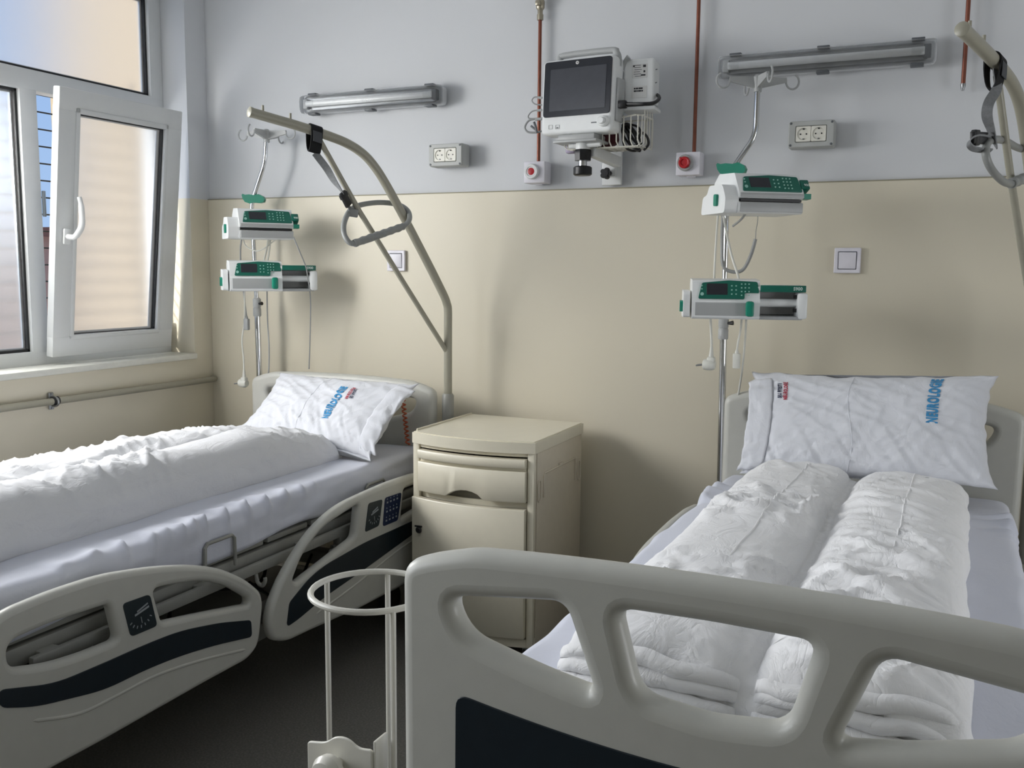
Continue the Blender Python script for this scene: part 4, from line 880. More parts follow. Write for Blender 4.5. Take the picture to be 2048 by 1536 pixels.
def syringe_pump(label, loc, yaw):
    t = thing('syringe_pump', label, 'pump', loc, yaw)
    hd = 0.075
    MB().prism(rpoly([(-hd, 0.006), (-hd, 0.055), (-hd + 0.006, 0.062), (-hd + 0.022, 0.122), (hd - 0.02, 0.127), (hd, 0.11), (hd, 0.0), (-hd + 0.01, 0.0)], 0.010, 4), -0.160, 0.048, 'x').build('housing', white_pl, t)
    MB().prism(rpoly([(-hd - 0.001, 0.012), (-hd - 0.001, 0.052), (-hd + 0.004, 0.056), (-hd + 0.004, 0.008)], 0.002, 2), -0.150, 0.030, 'x').build('lower_front', grey_pl, t)
    MB().prism(rpoly([(-hd + 0.01, 0.090), (-hd + 0.012, 0.104), (hd - 0.02, 0.108), (hd, 0.095), (hd, 0.0), (0.01, 0.0), (0.01, 0.085)], 0.004, 3), 0.040, 0.188, 'x').build('syringe_side', white_pl, t)
    MB().prism(rpoly([(-hd + 0.012, 0.0), (-hd + 0.006, 0.010), (-hd + 0.03, 0.012), (0.012, 0.012), (0.012, 0.0)], 0.003, 3), 0.046, 0.178, 'x').build('cradle', grey_pl, t)
    MB().tube([(0.044, -0.030, 0.052), (0.165, -0.030, 0.052)], 0.013, 14).build('plunger_rod', white_pl, t)
    MB().box((0.105, 0.004, 0.05), (0.12, 0.02, 0.07)).build('cradle_recess', mat('pump_recess', (150, 150, 150), 0.5), t)
    MB().box((0.178, -0.034, 0.044), (0.030, 0.075, 0.082), bev=0.008).build('plunger_head', white_pl, t)
    MB().box((0.160, -0.042, 0.072), (0.012, 0.02, 0.012), bev=0.002).box((0.160, -0.042, 0.030), (0.012, 0.02, 0.012), bev=0.002).build('plunger_claw', black, t)
    control_face(t, (-0.048, -hd + 0.0115, 0.0925), math.radians(15), 0.188, 0.060, True)
    st = MB().box((0.118, -hd + 0.010, 0.097), (0.138, 0.004, 0.021), bev=0.0015).build('model_strip', green, t)
    flat_text('model_number', 'S900', 0.014, Matrix.Translation((0.162, -hd + 0.0072, 0.097)) @ XZ, white_txt, st, 0.0003)
    MB().box((0.016, -hd - 0.012, 0.034), (0.024, 0.030, 0.048), bev=0.007).build('syringe_clamp', green_lever, t)
    MB().prism(rpoly([(-0.06, 0.004), (-0.055, 0.085), (0.05, 0.09), (0.06, 0.004)], 0.012, 4), -0.186, -0.166, 'x').build('side_cap', white_pl, t)
    MB().prism(rpoly([(-0.030, 0.020), (-0.034, 0.052), (-0.016, 0.058), (-0.010, 0.024)], 0.005, 4), -0.196, -0.184, 'x').build('side_lever', green_lever, t)
    MB().box((-0.02, hd + 0.025, 0.05), (0.05, 0.06, 0.06), bev=0.01).box((-0.05, hd + 0.06, 0.05), (0.03, 0.05, 0.04), bev=0.006).build('pole_clamp', grey_pl, t)
    return t
def volumetric_pump(label, loc, yaw):
    t = thing('volumetric_pump', label, 'pump', loc, yaw)
    hd = 0.085
    MB().prism(rpoly([(-hd + 0.004, 0.0), (-hd, 0.008), (-hd, 0.034), (-hd + 0.016, 0.036), (-hd + 0.016, 0.043), (-hd - 0.004, 0.046), (-hd - 0.004, 0.062), (-hd + 0.032, 0.122), (0.05, 0.127), (hd, 0.10), (hd, 0.0)], 0.006, 4), -0.105, 0.112, 'x').build('housing', white_pl, t)
    MB().prism(rpoly([(-hd - 0.001, 0.004), (-hd - 0.001, 0.033), (-hd + 0.01, 0.033), (-hd + 0.01, 0.004)], 0.002, 2), -0.098, 0.112, 'x').build('door', grey_pl, t)
    MB().box((0.005, -hd + 0.012, 0.0395), (0.205, 0.022, 0.007)).build('door_slot', black, t)
    MB().prism(rpoly([(-hd - 0.006, 0.048), (-hd - 0.006, 0.061), (-hd + 0.004, 0.061), (-hd + 0.004, 0.048)], 0.002, 2), -0.10, 0.112, 'x').build('front_lip', grey_pl, t)
    control_face(t, (0.008, -hd + 0.0125, 0.0915), math.radians(31), 0.200, 0.060)
    tb = MB().box((0.122, -hd + 0.030, 0.080), (0.030, 0.05, 0.034), bev=0.004, rot=(math.radians(-31), 0, 0)).build('model_tab', green, t)
    flat_text('model_number', '900', 0.012, lean((0.124, -hd + 0.0025, 0.089), math.radians(31)), white_txt, tb, 0.0003)
    MB().prism([(-hd - 0.006, 0.046), (-hd - 0.006, 0.062), (-hd + 0.02, 0.060), (-hd + 0.02, 0.044)], 0.112, 0.136, 'x').build('door_lever', green_lever, t)
    MB().prism(rpoly([(-hd + 0.006, 0.0), (-hd + 0.000, 0.045), (-hd + 0.025, 0.086), (0.03, 0.088), (0.045, 0.06), (hd - 0.01, 0.055), (hd, 0.0)], 0.012, 4), -0.148, -0.103, 'x').build('side_cap', white_pl, t)
    MB().prism(rpoly([(-0.036, 0.022), (-0.038, 0.058), (-0.018, 0.058), (-0.018, 0.022)], 0.007, 4), -0.156, -0.146, 'x').build('side_lever', green_lever, t)
    MB().box((-0.02, hd + 0.025, 0.05), (0.05, 0.06, 0.06), bev=0.01).box((-0.05, hd + 0.06, 0.05), (0.03, 0.05, 0.04), bev=0.006).build('pole_clamp', grey_pl, t)
    return t
D_ = math.radians
volumetric_pump('white and green infusion pump with dark slot, on the pole by the window', P(524, 479, 3.17), D_(50))
syringe_pump('white and green syringe pump on the pole by the window, below the slotted pump', P(537, 582, 3.17), D_(46))
volumetric_pump('white and green infusion pump with dark slot, on the pole beside the front bed', P(1512, 430, 3.05), D_(38))
syringe_pump('white and green syringe pump on the pole beside the front bed, below the slotted pump', P(1482, 637, 3.05), D_(17))

# ------------------------------------------------------------------ hanging cables
def cable(label, pts, r, m, plug=None, cat='cable', group=None, smooth=8):
    t = thing('power_cable', label, cat, (0, 0, 0), 0, group)
    q = [Vector(p) for p in pts]
    MB().tube(q, r, 8, smooth=smooth).build('flex', m, t)
    e = q[-1]
    if plug == 'mains':
        MB().tube([e + Vector((0, 0, 0.004)), e - Vector((0, 0, 0.010)), e - Vector((0, 0, 0.036))], [0.005, 0.006, 0.010], 12).build('strain_relief', m, t)
        k = MB(); c = e - Vector((0.004, 0, 0.054))
        k.lathe([(0.014, 0.018), (0.019, 0.008), (0.0195, -0.008), (0.017, -0.020), (0.012, -0.023)], c, 'x', 18); k.box(c + Vector((0.004, 0, 0.012)), (0.026, 0.024, 0.03), bev=0.006); k.build('plug_body', m, t)
        for dy in (-0.0095, 0.0095): MB().tube([c + Vector((-0.020, dy, 0)), c + Vector((-0.044, dy, -0.004))], 0.0026, 8).build('plug_pin', dull_steel, t)
    if plug == 'appliance':
        MB().tube([e, e - Vector((0, 0, 0.012))], [0.0045, 0.007], 10).build('strain_relief', m, t)
        MB().box(e - Vector((0, 0, 0.036)), (0.024, 0.017, 0.050), bev=0.004).build('plug_body', m, t)
    return t
yk = 3.24
cable('white mains cable with plug, dangling at the drip pole by the window', [P(489, 580, 3.17), P(489, 640, yk), P(484, 680, yk), P(487, 715, yk), P(488, 742, yk)], 0.0034, cable_w, 'mains')
cable('grey appliance lead hanging below the window drip pole syringe pump', [P(487, 582, 3.17), P(490, 610, yk), P(493, 632, yk)], 0.0034, cable_g, 'appliance')
cable('thin grey cable hanging straight from the green clamp by the window', [P(534, 578, 3.16), P(535, 640, yk), P(538, 690, yk), P(538, 730, yk), P(536, 752, yk)], 0.0028, cable_g)
cable('thin grey cable from upper to lower pump and down behind the window bed', [P(587, 474, 3.17), P(600, 505, 3.18), P(612, 535, 3.22), P(616, 560, 3.24), P(621, 600, 3.26), P(620, 680, 3.28), P(618, 738, 3.29)], 0.0026, cable_g)
cable('white cable looping beneath the slotted pump by the window', [P(478, 470, 3.12), P(486, 478, 3.16), P(492, 492, 3.17), P(512, 502, 3.17), P(530, 496, 3.17), P(545, 484, 3.2), P(556, 476, 3.2)], 0.0026, cable_w)
cable('pair of grey leads joining the two pumps by the window', [P(484, 474, 3.19), P(481, 495, 3.2), P(481, 520, 3.2), P(483, 532, 3.2)], 0.0036, cable_g)
cable('bundled white lead hanging right of the pole between the window pumps', [P(537, 474, 3.2), P(533, 500, 3.22), P(528, 522, 3.22), P(533, 526, 3.22), P(538, 505, 3.22), P(541, 476, 3.22)], 0.0040, cable_w)
cable('white mains cable with angled plug below the front bed pumps', [P(1421, 634, 3.08), P(1422, 660, 3.1), P(1423, 680, 3.1), P(1423, 697, 3.1)], 0.0042, cable_w, 'mains')
cable('white appliance lead hanging in front of the chrome pole of the front bed', [P(1484, 632, 3.06), P(1481, 660, 3.1), P(1476, 685, 3.1), P(1474, 700, 3.1)], 0.0034, cable_w, 'appliance')
cable('long white cable hanging right of the chrome pole of the front bed', [P(1493, 632, 3.06), P(1490, 680, 3.12), P(1485, 735, 3.16), P(1479, 775, 3.18), P(1474, 810, 3.2), P(1470, 900, 3.22)], 0.0034, cable_w)
cable('white cable left of the chrome pole between the front bed pumps', [P(1436, 430, 3.1), P(1433, 470, 3.12), P(1430, 520, 3.12), P(1428, 566, 3.1)], 0.0036, cable_w)
cable('white cable crossing the chrome pole between the front bed pumps', [P(1447, 430, 3.1), P(1453, 465, 3.12), P(1463, 510, 3.12), P(1474, 545, 3.1), P(1480, 566, 3.1)], 0.0040, cable_w)
cable('thick grey hose loop hanging below the slotted pump of the front bed', [P(1446, 432, 3.14), P(1444, 480, 3.16), P(1446, 530, 3.16), P(1462, 543, 3.16), P(1485, 540, 3.16), P(1501, 512, 3.16), P(1511, 478, 3.16)], 0.0058, cable_g)
cable('fine line hanging from the slotted pump of the front bed', [P(1516, 428, 3.1), P(1515, 445, 3.14), P(1512, 462, 3.16), P(1511, 480, 3.16)], 0.0012, cable_g)
cable('short grey tube curling below the slotted pump of the front bed', [P(1497, 408, 2.98), P(1493, 424, 3.0), P(1481, 440, 3.06), P(1466, 452, 3.12)], 0.0036, cable_g)
# orange coiled cord beside the headboard of the window bed
hx = []
c0, c1 = P(806, 800, 3.19), P(816, 890, 3.19)
for i in range(150):
    a = 2 * PI * i / 14.5; hx.append(c0 + (c1 - c0) * (i / 149) + Vector((math.cos(a) * 0.0075, math.sin(a) * 0.0075, 0)))
tag(MB().tube(hx, 0.0032, 6).build('spiral_cable', orange), 'orange spiral cable hanging against the headboard next to the cabinet', 'cable')

# ------------------------------------------------------------------ wall lamps
def wall_lamp(label, x, z, L):
    t = thing('wall_lamp', label, 'lamp', (x, YB - 0.001, z))
    def rr(w_, h_): return rpoly([(-w_ / 2, -h_ / 2), (w_ / 2, -h_ / 2), (w_ / 2, h_ / 2), (-w_ / 2, h_ / 2)], 0.018, 6)
    part_board('tray', rr(L, 0.072), [], 0.040, 0.006, Matrix.Translation((0, -0.020, 0)) @ XZ, lamp_tray, t, 40, 3)
    part_board('gear_plate', rr(L - 0.04, 0.050), [], 0.006, 0.001, Matrix.Translation((0, -0.043, 0)) @ XZ, dull_steel, t, 40, 1)
    # clear cover: an open shell
    sh = MB(); prof = [(-0.036, -0.036), (-0.036, -0.066), (-0.028, -0.082), (-0.012, -0.088), (0.012, -0.088), (0.028, -0.082), (0.036, -0.066), (0.036, -0.036)]
    xs = [(-L / 2 + 0.001, 0.0), (-L / 2 + 0.001, 0.72), (-L / 2 + 0.010, 0.90), (-L / 2 + 0.026, 1.0), (L / 2 - 0.026, 1.0), (L / 2 - 0.010, 0.90), (L / 2 - 0.001, 0.72), (L / 2 - 0.001, 0.0)]
    rows = [[sh.bm.verts.new((xx, -0.036 + (yy + 0.036) * k, zz * (0.9 + 0.1 * min(1, k + .1)))) for zz, yy in prof] for xx, k in xs]
    for a, b in zip(rows[:-1], rows[1:]):
        for k in range(len(a) - 1): sh.bm.faces.new((a[k], a[k + 1], b[k + 1], b[k]))
    sh.build('clear_cover', M_CLEAR, t, 50)
    MB().tube([(-L / 2 + 0.035, -0.062, 0), (L / 2 - 0.035, -0.062, 0)], 0.0128, 16).build('fluorescent_tube', tube_white, t)
    for s in (-1, 1):
        MB().tube([(s * (L / 2 - 0.034), -0.062, 0), (s * (L / 2 - 0.072), -0.062, 0)], 0.0133, 16).build('tube_end', white_pl, t)
        MB().box((s * (L / 2 - 0.026), -0.052, 0), (0.022, 0.030, 0.040), bev=0.003).build('lamp_holder', clip_dark if s > 0 else grey_pl, t)
        for xx in (-L * 0.42, 0, L * 0.42):
            MB().box((xx, -0.040, s * 0.040), (0.040, 0.034, 0.009), bev=0.002).box((xx, -0.054, s * 0.0385), (0.036, 0.012, 0.006), bev=0.001).build('clip', clip_dark, t)
    return t
wall_lamp('clear-covered tube lamp on the wall above the window bed', -2.185, 2.046, 0.672)
wall_lamp('clear-covered tube lamp on the wall above the bed in front', -0.405, 2.062, 0.690)

# ------------------------------------------------------------------ sockets, switches, outlets and pipes
def socket_box(label, x, z):
    t = thing('socket_box', label, 'socket', (x, YB - 0.001, z))
    def rr(w_, h_, r): return rpoly([(-w_ / 2, -h_ / 2), (w_ / 2, -h_ / 2), (w_ / 2, h_ / 2), (-w_ / 2, h_ / 2)], r, 5)
    part_board('box', rr(0.150, 0.088, 0.008), [], 0.060, 0.005, Matrix.Translation((0, -0.030, 0)) @ XZ, socket_grey, t, 40, 3)
    part_board('lid', rr(0.148, 0.086, 0.010), [rr(0.100, 0.053, 0.004)], 0.010, 0.003, Matrix.Translation((0, -0.064, 0)) @ XZ, socket_grey, t, 40, 2)
    for s in (-1, 1):
        sk_ = part_board('socket', rr(0.048, 0.050, 0.004), [[(0.0195 * math.cos(2 * PI * k / 32), 0.0195 * math.sin(2 * PI * k / 32)) for k in range(32)]], 0.008, 0.001, Matrix.Translation((s * 0.0245, -0.066, 0)) @ XZ, socket_white, t, 40, 1)
        MB().lathe([(0.0196, -0.005), (0.0196, 0.0), (0.017, 0.0022), (0.002, 0.0022)], (s * 0.0245, -0.0615, 0), 'y', 32).build('well', socket_white, sk_)
        MB().lathe([(0.0026, -0.001), (0.0026, 0.0)], (s * 0.0245 - 0.0095, -0.0664, 0), 'y', 10).lathe([(0.0026, -0.001), (0.0026, 0.0)], (s * 0.0245 + 0.0095, -0.0664, 0), 'y', 10).build('contact_hole', black, sk_)
        for zz in (-0.0165, 0.0165): MB().box((s * 0.0245, -0.067, zz), (0.006, 0.006, 0.004), bev=0.0008).build('earth_clip', dull_steel if zz < 0 else black, sk_)
        for zz in (-0.036, 0.036): MB().lathe([(0.0042, 0), (0.0042, -0.0015), (0.0028, -0.002)], (s * 0.066, -0.0685, zz), 'y', 12).build('screw', clip_dark, t)
    return t
socket_box('grey double socket box on the wall left of the monitor', -1.822, 1.808)
socket_box('grey double socket box on the wall under the long lamp of the front bed', -0.430, 1.820)

def light_switch(label, x, z):
    t = thing('light_switch', label, 'switch', (x, YB - 0.007, z))
    def rr(w_, r): return rpoly([(-w_ / 2, -w_ / 2), (w_ / 2, -w_ / 2), (w_ / 2, w_ / 2), (-w_ / 2, w_ / 2)], r, 5)
    part_board('frame', rr(0.086, 0.004), [rr(0.060, 0.002)], 0.011, 0.003, Matrix.Translation((0, -0.004, 0)) @ XZ, lilac_white, t, 40, 2)
    MB().box((0, -0.007, 0.0), (0.056, 0.010, 0.056), bev=0.002, rot=(math.radians(4), 0, 0)).build('rocker', lilac_white, t)
    MB().box((0, -0.001, 0.0), (0.062, 0.003, 0.062)).build('gap_plate', clip_dark, t)
light_switch('white light switch behind the lifting pole of the window bed', -2.085, 1.392)
light_switch('white light switch on the wall right of the front bed drip pole', -0.299, 1.400)

def outlet(label, x, z, tilt):
    t = thing('gas_outlet', label, 'outlet', (x, YB - 0.002, z))
    MB().box((0, -0.033, 0), (0.086, 0.066, 0.080), bev=0.003).build('box', lilac_white, t)
    MB().lathe([(0.029, -0.066), (0.029, -0.076), (0.026, -0.081), (0.019, -0.081), (0.018, -0.078)], (-0.008, 0, 0.002), 'y', 28).build('ring', white_pl if not tilt else grey_pl, t)
    if tilt:
        MB().lathe([(0.020, -0.078), (0.0205, -0.088), (0.017, -0.091), (0.012, -0.090), (0.010, -0.087)], (-0.008, 0, 0.002), 'y', 24).box((-0.020, -0.087, 0.014), (0.010, 0.010, 0.014), bev=0.003).build('red_cap', red, t)
    else:
        MB().lathe([(0.0135, -0.076), (0.0135, -0.0785), (0.010, -0.0795)], (-0.008, 0, 0.002), 'y', 24).build('red_button', red, t)
    MB().box((0.0, -0.012, -0.0415), (0.03, 0.016, 0.006), bev=0.002).build('base_tab', lilac_white, t)
outlet('small white wall box with flat red button left of the monitor bracket', -1.438, 1.728, False)
outlet('small white wall box with raised red cap right of the monitor bracket', -0.846, 1.738, True)

def gas_pipe(label, x, z0, valve, tip):
    t = thing('copper_pipe', label, 'pipe', (x, YB - 0.022, z0))
    MB().tube([(0, 0, 0), (0, 0, 2.30 - z0 if valve else ZC - z0 - 0.002)], 0.0068, 12).build('tube', copper, t)
    if valve:
        v = MB().lathe([(0.012, 2.295), (0.0125, 2.315), (0.010, 2.316), (0.010, 2.330), (0.016, 2.338), (0.017, 2.362), (0.013, 2.370), (0.013, 2.385), (0.017, 2.39), (0.017, 2.42), (0.009, 2.43), (0.009, 2.46)], (0, 0, -z0), 'z', 16)
        v.box((0, -0.016, 2.352 - z0), (0.018, 0.03, 0.018), bev=0.004); v.build('valve', brass, t)
        MB().box((-0.012, -0.030, 2.385 - z0), (0.034, 0.008, 0.014), bev=0.003, rot=(0, 0.4, 0)).build('valve_lever', grey_pl, t)
        MB().tube([(0, 0, 2.45 - z0), (0, 0, ZC - z0 - 0.002)], 0.0068, 12).build('upper_tube', copper, t)
    if tip: MB().lathe([(0.004, -0.018), (0.0055, -0.012), (0.0078, -0.002), (0.0078, 0.004)], (0, 0, 0), 'z', 12).build('crimped_tip', dull_steel, t)
    else: MB().lathe([(0.0105, 2.325), (0.0105, 2.345)], (0, 0, -z0), 'z', 12).build('coupling', brass, t) if not valve else None
    for zz in (2.62,): MB().box((0, 0.012, zz - z0), (0.016, 0.02, 0.014), bev=0.002).build('wall_clip', dull_steel, t)
gas_pipe('copper pipe with valve running down behind the monitor', -1.440, 1.768, True, False)
gas_pipe('copper pipe running down to the box with the raised red cap', -0.836, 1.778, False, False)
gas_pipe('copper pipe ending in a crimped tip at the upper right', 0.023, 1.955, False, True)

# ------------------------------------------------------------------ patient monitor on its bracket
YM = D_(-9)
mo = thing('patient_monitor', 'white patient monitor with dark screen mounted on the wall', 'monitor', P(1153, 191, 3.165), YM)
mo.rotation_euler = (D_(-2), D_(0.8), YM); mo.scale = (1.09, 1.0, 0.965)
def rr4(w_, h_, r): return rpoly([(-w_ / 2, -h_ / 2), (w_ / 2, -h_ / 2), (w_ / 2, h_ / 2), (-w_ / 2, h_ / 2)], r, 6)
part_board('casing', rr4(0.262, 0.268, 0.020), [], 0.075, 0.012, Matrix.Translation((0, 0.038, 0)) @ XZ, white_pl, mo, 40, 4)
MB().box((0.0, 0.095, 0.01), (0.225, 0.06, 0.20), bev=0.015).build('rear_casing', grey_pl, mo)
sc = part_board('screen', rr4(0.246, 0.198, 0.012), [], 0.004, 0.001, Matrix.Translation((0.001, -0.001, 0.028)) @ XZ, screen_m, mo, 40, 1)
part_board('display', rr4(0.205, 0.150, 0.003), [], 0.003, 0.0005, Matrix.Translation((0.004, -0.0028, 0.024)) @ XZ, screen_in, sc, 40, 1)
lg = MB().lathe([(0.0058, -0.0035), (0.0058, -0.0045)], (0.0, 0, 0.115), 'y', 24).build('round_emblem', label_pap, sc)
flat_text('emblem_letters', 'GE', 0.0058, Matrix.Translation((0.0, -0.0048, 0.115)) @ XZ, black, lg, 0.0002)
kn = MB().lathe([(0.0195, 0.002), (0.0195, -0.010), (0.016, -0.014), (0.0125, -0.014), (0.0125, -0.021), (0.010, -0.024)], (0.102, 0, -0.098), 'y', 28).build('dial_knob', white_pl, mo)
MB().box((0.068, -0.0004, -0.100), (0.020, 0.0008, 0.004)).build('printed_name', clip_dark, mo, 0)
for xx, zz in ((-0.092, -0.106), (-0.066, -0.107)): part_board('touch_key', rr4(0.015, 0.015, 0.002), [rr4(0.013, 0.013, 0.001)], 0.0015, 0.0003, Matrix.Translation((xx, -0.0004, zz)) @ XZ, grey_pl, mo, 40, 0)
MB().box((-0.066, -0.0006, -0.110), (0.006, 0.001, 0.004)).build('key_mark', clip_dark, mo)
MB().tube([(-0.098, 0.048, 0.125), (-0.094, 0.048, 0.145), (-0.078, 0.050, 0.160), (0.09, 0.050, 0.160), (0.112, 0.048, 0.150), (0.121, 0.046, 0.130), (0.122, 0.046, 0.10)], 0.0115, 14, smooth=4).build('carry_handle', grey_pl, mo)
MB().box((0.135, 0.045, -0.02), (0.012, 0.05, 0.15), bev=0.004).build('side_rail_strip', grey_pl, mo)
MB().box((0.0, 0.05, -0.145), (0.135, 0.085, 0.022), bev=0.004).box((0.0, 0.045, -0.160), (0.160, 0.095, 0.010), bev=0.003).build('mount_plate', grey_pl, mo)

# bracket: swivel, clamps, arm and wall channel
mb_ = thing('monitor_bracket', 'white metal wall bracket with black knobs under the monitor', 'bracket', (0, 0, 0))
c = P(1166, 296, 3.20)
MB().lathe([(0.024, 0.004), (0.026, 0.018), (0.026, 0.034), (0.020, 0.044)], c - Vector((0, 0, 0.018)), 'z', 20).tube([c + Vector((-0.05, -0.006, 0.006)), c + Vector((0.07, -0.010, 0.010))], 0.009, 10).build('swivel', white_pl, mb_)
MB().lathe([(0.030, -0.022), (0.031, 0.0), (0.031, 0.012), (0.028, 0.016)], c - Vector((0, 0, 0.022)), 'z', 8).build('clamp_knob', black, mb_)
MB().lathe([(0.016, 0), (0.016, 0.02)], c - Vector((0, 0, 0.062)), 'z', 14).build('spindle', steel, mb_)
MB().lathe([(0.028, -0.028), (0.033, -0.024), (0.033, 0.0), (0.028, 0.004)], c - Vector((0, 0, 0.068)), 'z', 20).build('lower_knob', black, mb_)
a0, a1 = c + Vector((0.03, 0.01, -0.012)), P(1236, 325, 3.36)
dirv = a1 - a0; q = dirv.to_track_quat('X', 'Z').to_euler()
MB().box((a0 + a1) / 2, (dirv.length, 0.032, 0.038), bev=0.005, rot=q).build('arm', white_pl, mb_)
wp = P(1224, 318, 3.40)
ch = MB().box(wp + Vector((0.0, 0.006, 0.115)), (0.075, 0.018, 0.42), bev=0.003)
ch.build('wall_channel', white_pl, mb_)
MB().box(wp + Vector((-0.004, -0.012, -0.03)), (0.052, 0.024, 0.075), bev=0.004).build('slide', white_pl, mb_)
st = MB(); kc = P(1212, 347, 3.35)
for i in range(5):
    a = 2 * PI * i / 5; st.lathe([(0.008, -0.012), (0.010, -0.006), (0.010, 0.006), (0.006, 0.012)], kc + Vector((math.cos(a) * 0.012, 0, math.sin(a) * 0.012)), 'y', 12)
st.lathe([(0.013, -0.014), (0.013, 0.012), (0.006, 0.045)], kc, 'y', 14); o = st.build('star_knob', black, mb_)
# module box on its shelf beside the monitor
bx = thing('monitor_power_unit', 'grey-white power unit with printed labels beside the monitor', 'power unit', P(1276, 208, 3.22), D_(4))
part_board('casing', rr4(0.108, 0.150, 0.010), [], 0.090, 0.008, Matrix.Translation((0, 0.045, 0.078)) @ XZ, white_pl, bx, 40, 3)
MB().box((0, 0.048, -0.014), (0.120, 0.10, 0.012), bev=0.003).build('shelf', white_pl, bx)
l1 = MB().box((0.004, -0.001, 0.110), (0.052, 0.001, 0.046)).build('rating_label', label_pap, bx, 0)
l2 = MB().box((0.004, -0.001, 0.040), (0.052, 0.001, 0.040)).build('serial_label', label_pap, bx, 0)
for parent, ln, z0, hgt in ((l1, 6, 0.129, 0.0022), (l2, 0, 0, 0)):
    k = MB()
    for i in range(ln): k.box((-0.006 + 0.002 * (i % 3), -0.0018, z0 - i * 0.0072), (0.026 - 0.004 * (i % 2), 0.0004, 0.0016))
    if ln:
        k.box((-0.017, -0.0018, 0.127), (0.006, 0.0004, 0.006)); k.box((0.020, -0.0018, 0.126), (0.010, 0.0004, 0.008)); k.box((0.020, -0.0018, 0.108), (0.006, 0.0004, 0.007)); k.box((0.016, -0.0018, 0.096), (0.016, 0.0004, 0.005))
        k.build('label_print', label_txt, parent, 0)
k = MB()
for r_, ws_ in enumerate(((0.007, 0.009, 0.016), (0.009, 0.006, 0.012, 0.006))):
    x_ = -0.016
    for w_ in ws_: k.box((x_ + w_ / 2, -0.0018, 0.052 - r_ * 0.0085), (w_ - 0.0012, 0.0004, 0.0055)); x_ += w_
k.build('label_print', label_txt, l2, 0)
for zz in (0.118, 0.074): MB().box((0.055, 0.030, zz), (0.002, 0.022, 0.003), rot=(0.25, 0, 0)).build('vent_slot', clip_dark, bx)
MB().tube([(-0.058, 0.006, 0.120), (-0.048, -0.004, 0.146), (-0.034, -0.006, 0.158)], [0.006, 0.007, 0.010], 12).build('side_hook', grey_pl, bx)
MB().box((-0.004, 0.085, 0.05), (0.10, 0.045, 0.12), bev=0.004).box((-0.08, 0.085, 0.02), (0.08, 0.02, 0.04), bev=0.003).build('back_plate', grey_pl, bx)
pc = thing('monitor_cable', 'black mains lead plugged between the monitor and its power unit', 'cable', (0, 0, 0))
MB().tube([P(1252, 208, 3.17), P(1285, 208, 3.15), P(1307, 206, 3.17), P(1318, 198, 3.22), P(1316, 191, 3.27), P(1307, 188, 3.30)], 0.0062, 10, smooth=6).build('flex', cable_k, pc)
MB().box(P(1245, 209, 3.17), (0.030, 0.022, 0.026), bev=0.004).tube([P(1249, 208, 3.17), P(1256, 208, 3.17)], [0.009, 0.006], 10).build('plug_body', black, pc)
# wire basket with stowed leads
bk = thing('wire_basket', 'white wire basket hanging under the monitor', 'basket', P(1215, 300, 3.26), D_(-3))
rimz, bw, bd2 = 0.105, 0.145, 0.062
MB().tube([(-bw, -bd2, rimz - .03), (bw - 0.02, -bd2, rimz), (bw, -bd2 + 0.02, rimz), (bw, bd2, rimz), (-bw, bd2, rimz)], 0.0028, 8, closed=True).build('rim', white_rod, bk)
for i in range(11):
    x = -bw + 0.02 + i * (2 * bw - 0.03) / 10
    MB().tube([(x, -bd2, rimz), (x, -bd2, 0.020), (x + 0.004, -bd2 + 0.012, 0.004), (x + 0.01, bd2 - 0.01, 0.0), (x + 0.01, bd2, 0.012), (x + 0.01, bd2, rimz)], 0.0024, 7).build('wire', white_rod, bk)
for i in range(5):
    y = -bd2 + 0.012 + i * 0.026
    MB().tube([(-bw, y, rimz - .03), (-bw, y, 0.012), (-bw + 0.012, y, 0.002), (bw - 0.015, y, 0.002), (bw, y, 0.014), (bw, y, rimz + (0.05 if i else 0))], 0.0024, 7).build('wire', white_rod, bk)
MB().tube([(bw * 0.2, bd2, rimz), (bw * 0.2, bd2 + 0.06, rimz + 0.01)], 0.004, 8).tube([(-bw * 0.4, bd2, rimz), (-bw * 0.4, bd2 + 0.06, rimz + 0.01)], 0.004, 8).build('basket_hook', white_rod, bk)
tag(MB().box(P(1196, 280, 3.262) , (0.15, 0.055, 0.055), bev=0.018, rot=(0.1, -0.08, 0.05)).build('folded_cuff', maroon), 'dark maroon cuff folded in the wire basket', 'cuff')
lz = P(1262, 282, 3.262)
cp = []
for i in range(64):
    a = 2 * PI * i / 15.0; cp.append(lz + Vector((0.030 * math.cos(a) + 0.004 * math.sin(i), 0.018 * math.sin(a * 1.3), 0.012 + 0.046 * math.sin(a * 0.93))))
tag(MB().tube(cp, 0.0042, 7, smooth=3).build('coiled_lead', cable_k), 'coiled black lead stowed in the wire basket', 'cable')
tag(MB().tube([P(1278, 262, 3.24), P(1293, 272, 3.24), P(1297, 288, 3.25), P(1288, 300, 3.26)], 0.0045, 8, smooth=6).build('looped_lead', cable_k), 'black lead looping out of the right side of the basket', 'cable')
tag(MB().box(P(1142, 296, 3.26), (0.035, 0.03, 0.04), bev=0.006).build('sensor_packet', mat('lilac_packet', (170, 160, 186), 0.4)), 'small lilac packet at the left end of the wire basket', 'packet')
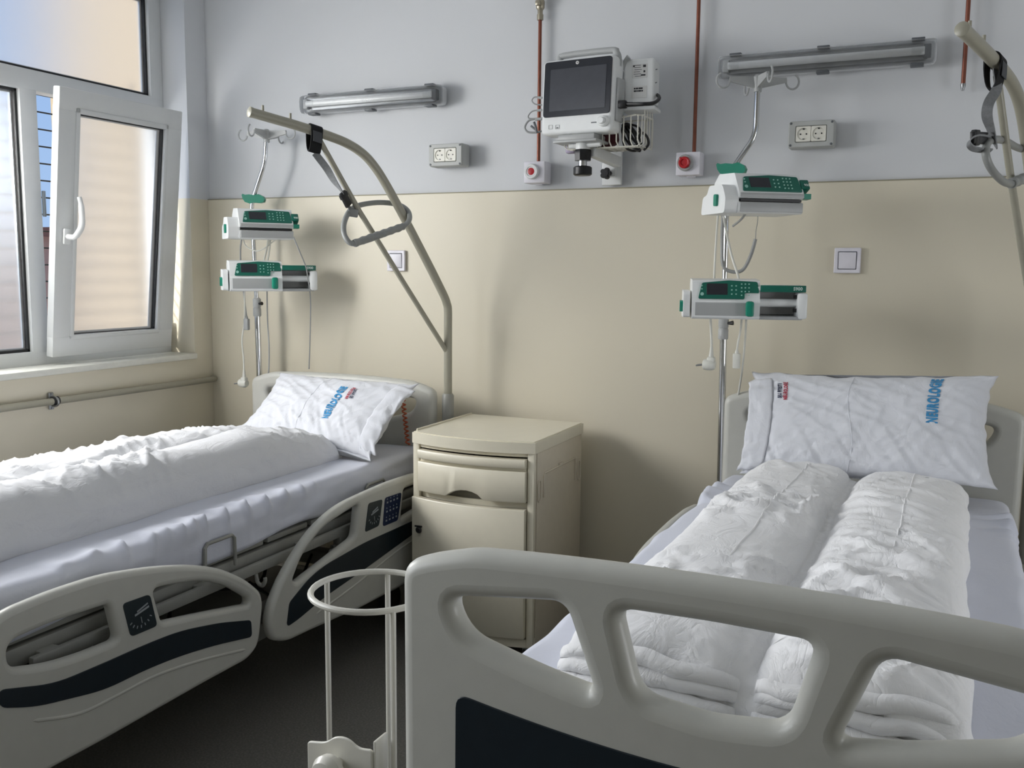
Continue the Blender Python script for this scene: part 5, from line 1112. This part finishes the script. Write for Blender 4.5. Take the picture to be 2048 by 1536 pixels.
# sensor leads hung at the left side of the monitor
for k, (pts, lb) in enumerate((([(1084, 196), (1070, 194), (1064, 201), (1070, 208), (1084, 210)], 'small grey sensor lead looped at the left edge of the monitor, topmost of three'),
                       ([(1084, 220), (1066, 222), (1057, 231), (1060, 237), (1084, 236)], 'grey sensor lead looped at the left edge of the monitor, middle one of three'),
                       ([(1084, 238), (1060, 240), (1050, 254), (1056, 264), (1072, 265), (1084, 262)], 'thick grey sensor lead looped at the left edge of the monitor, lowest of three'))):
    t = thing('sensor_lead', lb, 'cable', (0, 0, 0))
    q = [P(u, v, 3.20) for u, v in pts]
    MB().tube(q, 0.0024 + 0.0012 * (k == 2), 8, smooth=6).build('flex', cable_g, t)
    MB().tube([q[0], q[0] + (q[1] - q[0]) * 0.55], 0.0046, 10).build('connector', grey_pl, t)
    if k == 2:
        a = P(1068, 244, 3.19); MB().tube([a, P(1072, 256, 3.19), P(1074, 266, 3.19)], 0.005, 8).tube([P(1062, 252, 3.19), P(1072, 260, 3.19)], 0.004, 8).build('clip', clip_dark, t)

# ------------------------------------------------------------------ white wire cylinder holder at the foot of the front bed
ho = thing('cylinder_holder', 'white wire bottle holder clamped to the foot of the front bed', 'holder', (-0.818, 1.255, 0.0))
R_ = 0.098; RZ = 0.838
MB().tube([(R_ * math.cos(2 * PI * k / 40), R_ * math.sin(2 * PI * k / 40), RZ) for k in range(40)], 0.0052, 10, closed=True).build('ring', white_rod, ho)
MB().tube([(R_ * math.cos(2 * PI * k / 40), R_ * math.sin(2 * PI * k / 40), 0.36) for k in range(40)], 0.0052, 10, closed=True).build('ring', white_rod, ho)
for a in (172, 107, -38):
    x, y = R_ * math.cos(D_(a)), R_ * math.sin(D_(a))
    MB().tube([(x, y, RZ + 0.002), (x * 1.01, y * 1.01, RZ - 0.01), (x * 1.01, y * 1.01, 0.37), (x * 0.7, y * 0.7, 0.355), (0, 0, 0.352)], 0.0046, 10).build('rod', white_rod, ho)
pl = rpoly([(-0.066, 0.51), (-0.066, 0.606, 0.006), (-0.03, 0.612), (-0.012, 0.627), (0.012, 0.628), (0.03, 0.616), (0.056, 0.619, 0.006), (0.056, 0.51)], 0.012, 5)
part_board('clamp_plate', pl, [], 0.006, 0.002, Matrix.Translation((0.0, -0.088, 0.0)) @ XZ, white_rod, ho, 40, 2)
MB().box((0.059, -0.070, 0.590), (0.005, 0.036, 0.085), bev=0.002).build('plate_ear', white_rod, ho)
MB().lathe([(0.008, 0.0), (0.012, -0.014), (0.024, -0.022), (0.026, -0.034), (0.020, -0.046), (0.006, -0.050)], (-0.005, -0.090, 0.586), 'y', 20).build('clamp_knob', white_rod, ho)
MB().tube([(0.092, -0.05, 0.50), (0.20, -0.02, 0.50), (0.30, -0.02, 0.50)], 0.012, 12).build('mount_arm', white_rod, ho)
MB().lathe([(0.010, -0.02), (0.020, -0.016), (0.022, 0.004), (0.014, 0.012)], (0.128, -0.075, 0.582), 'y', 16).build('mount_knob', white_rod, ho)
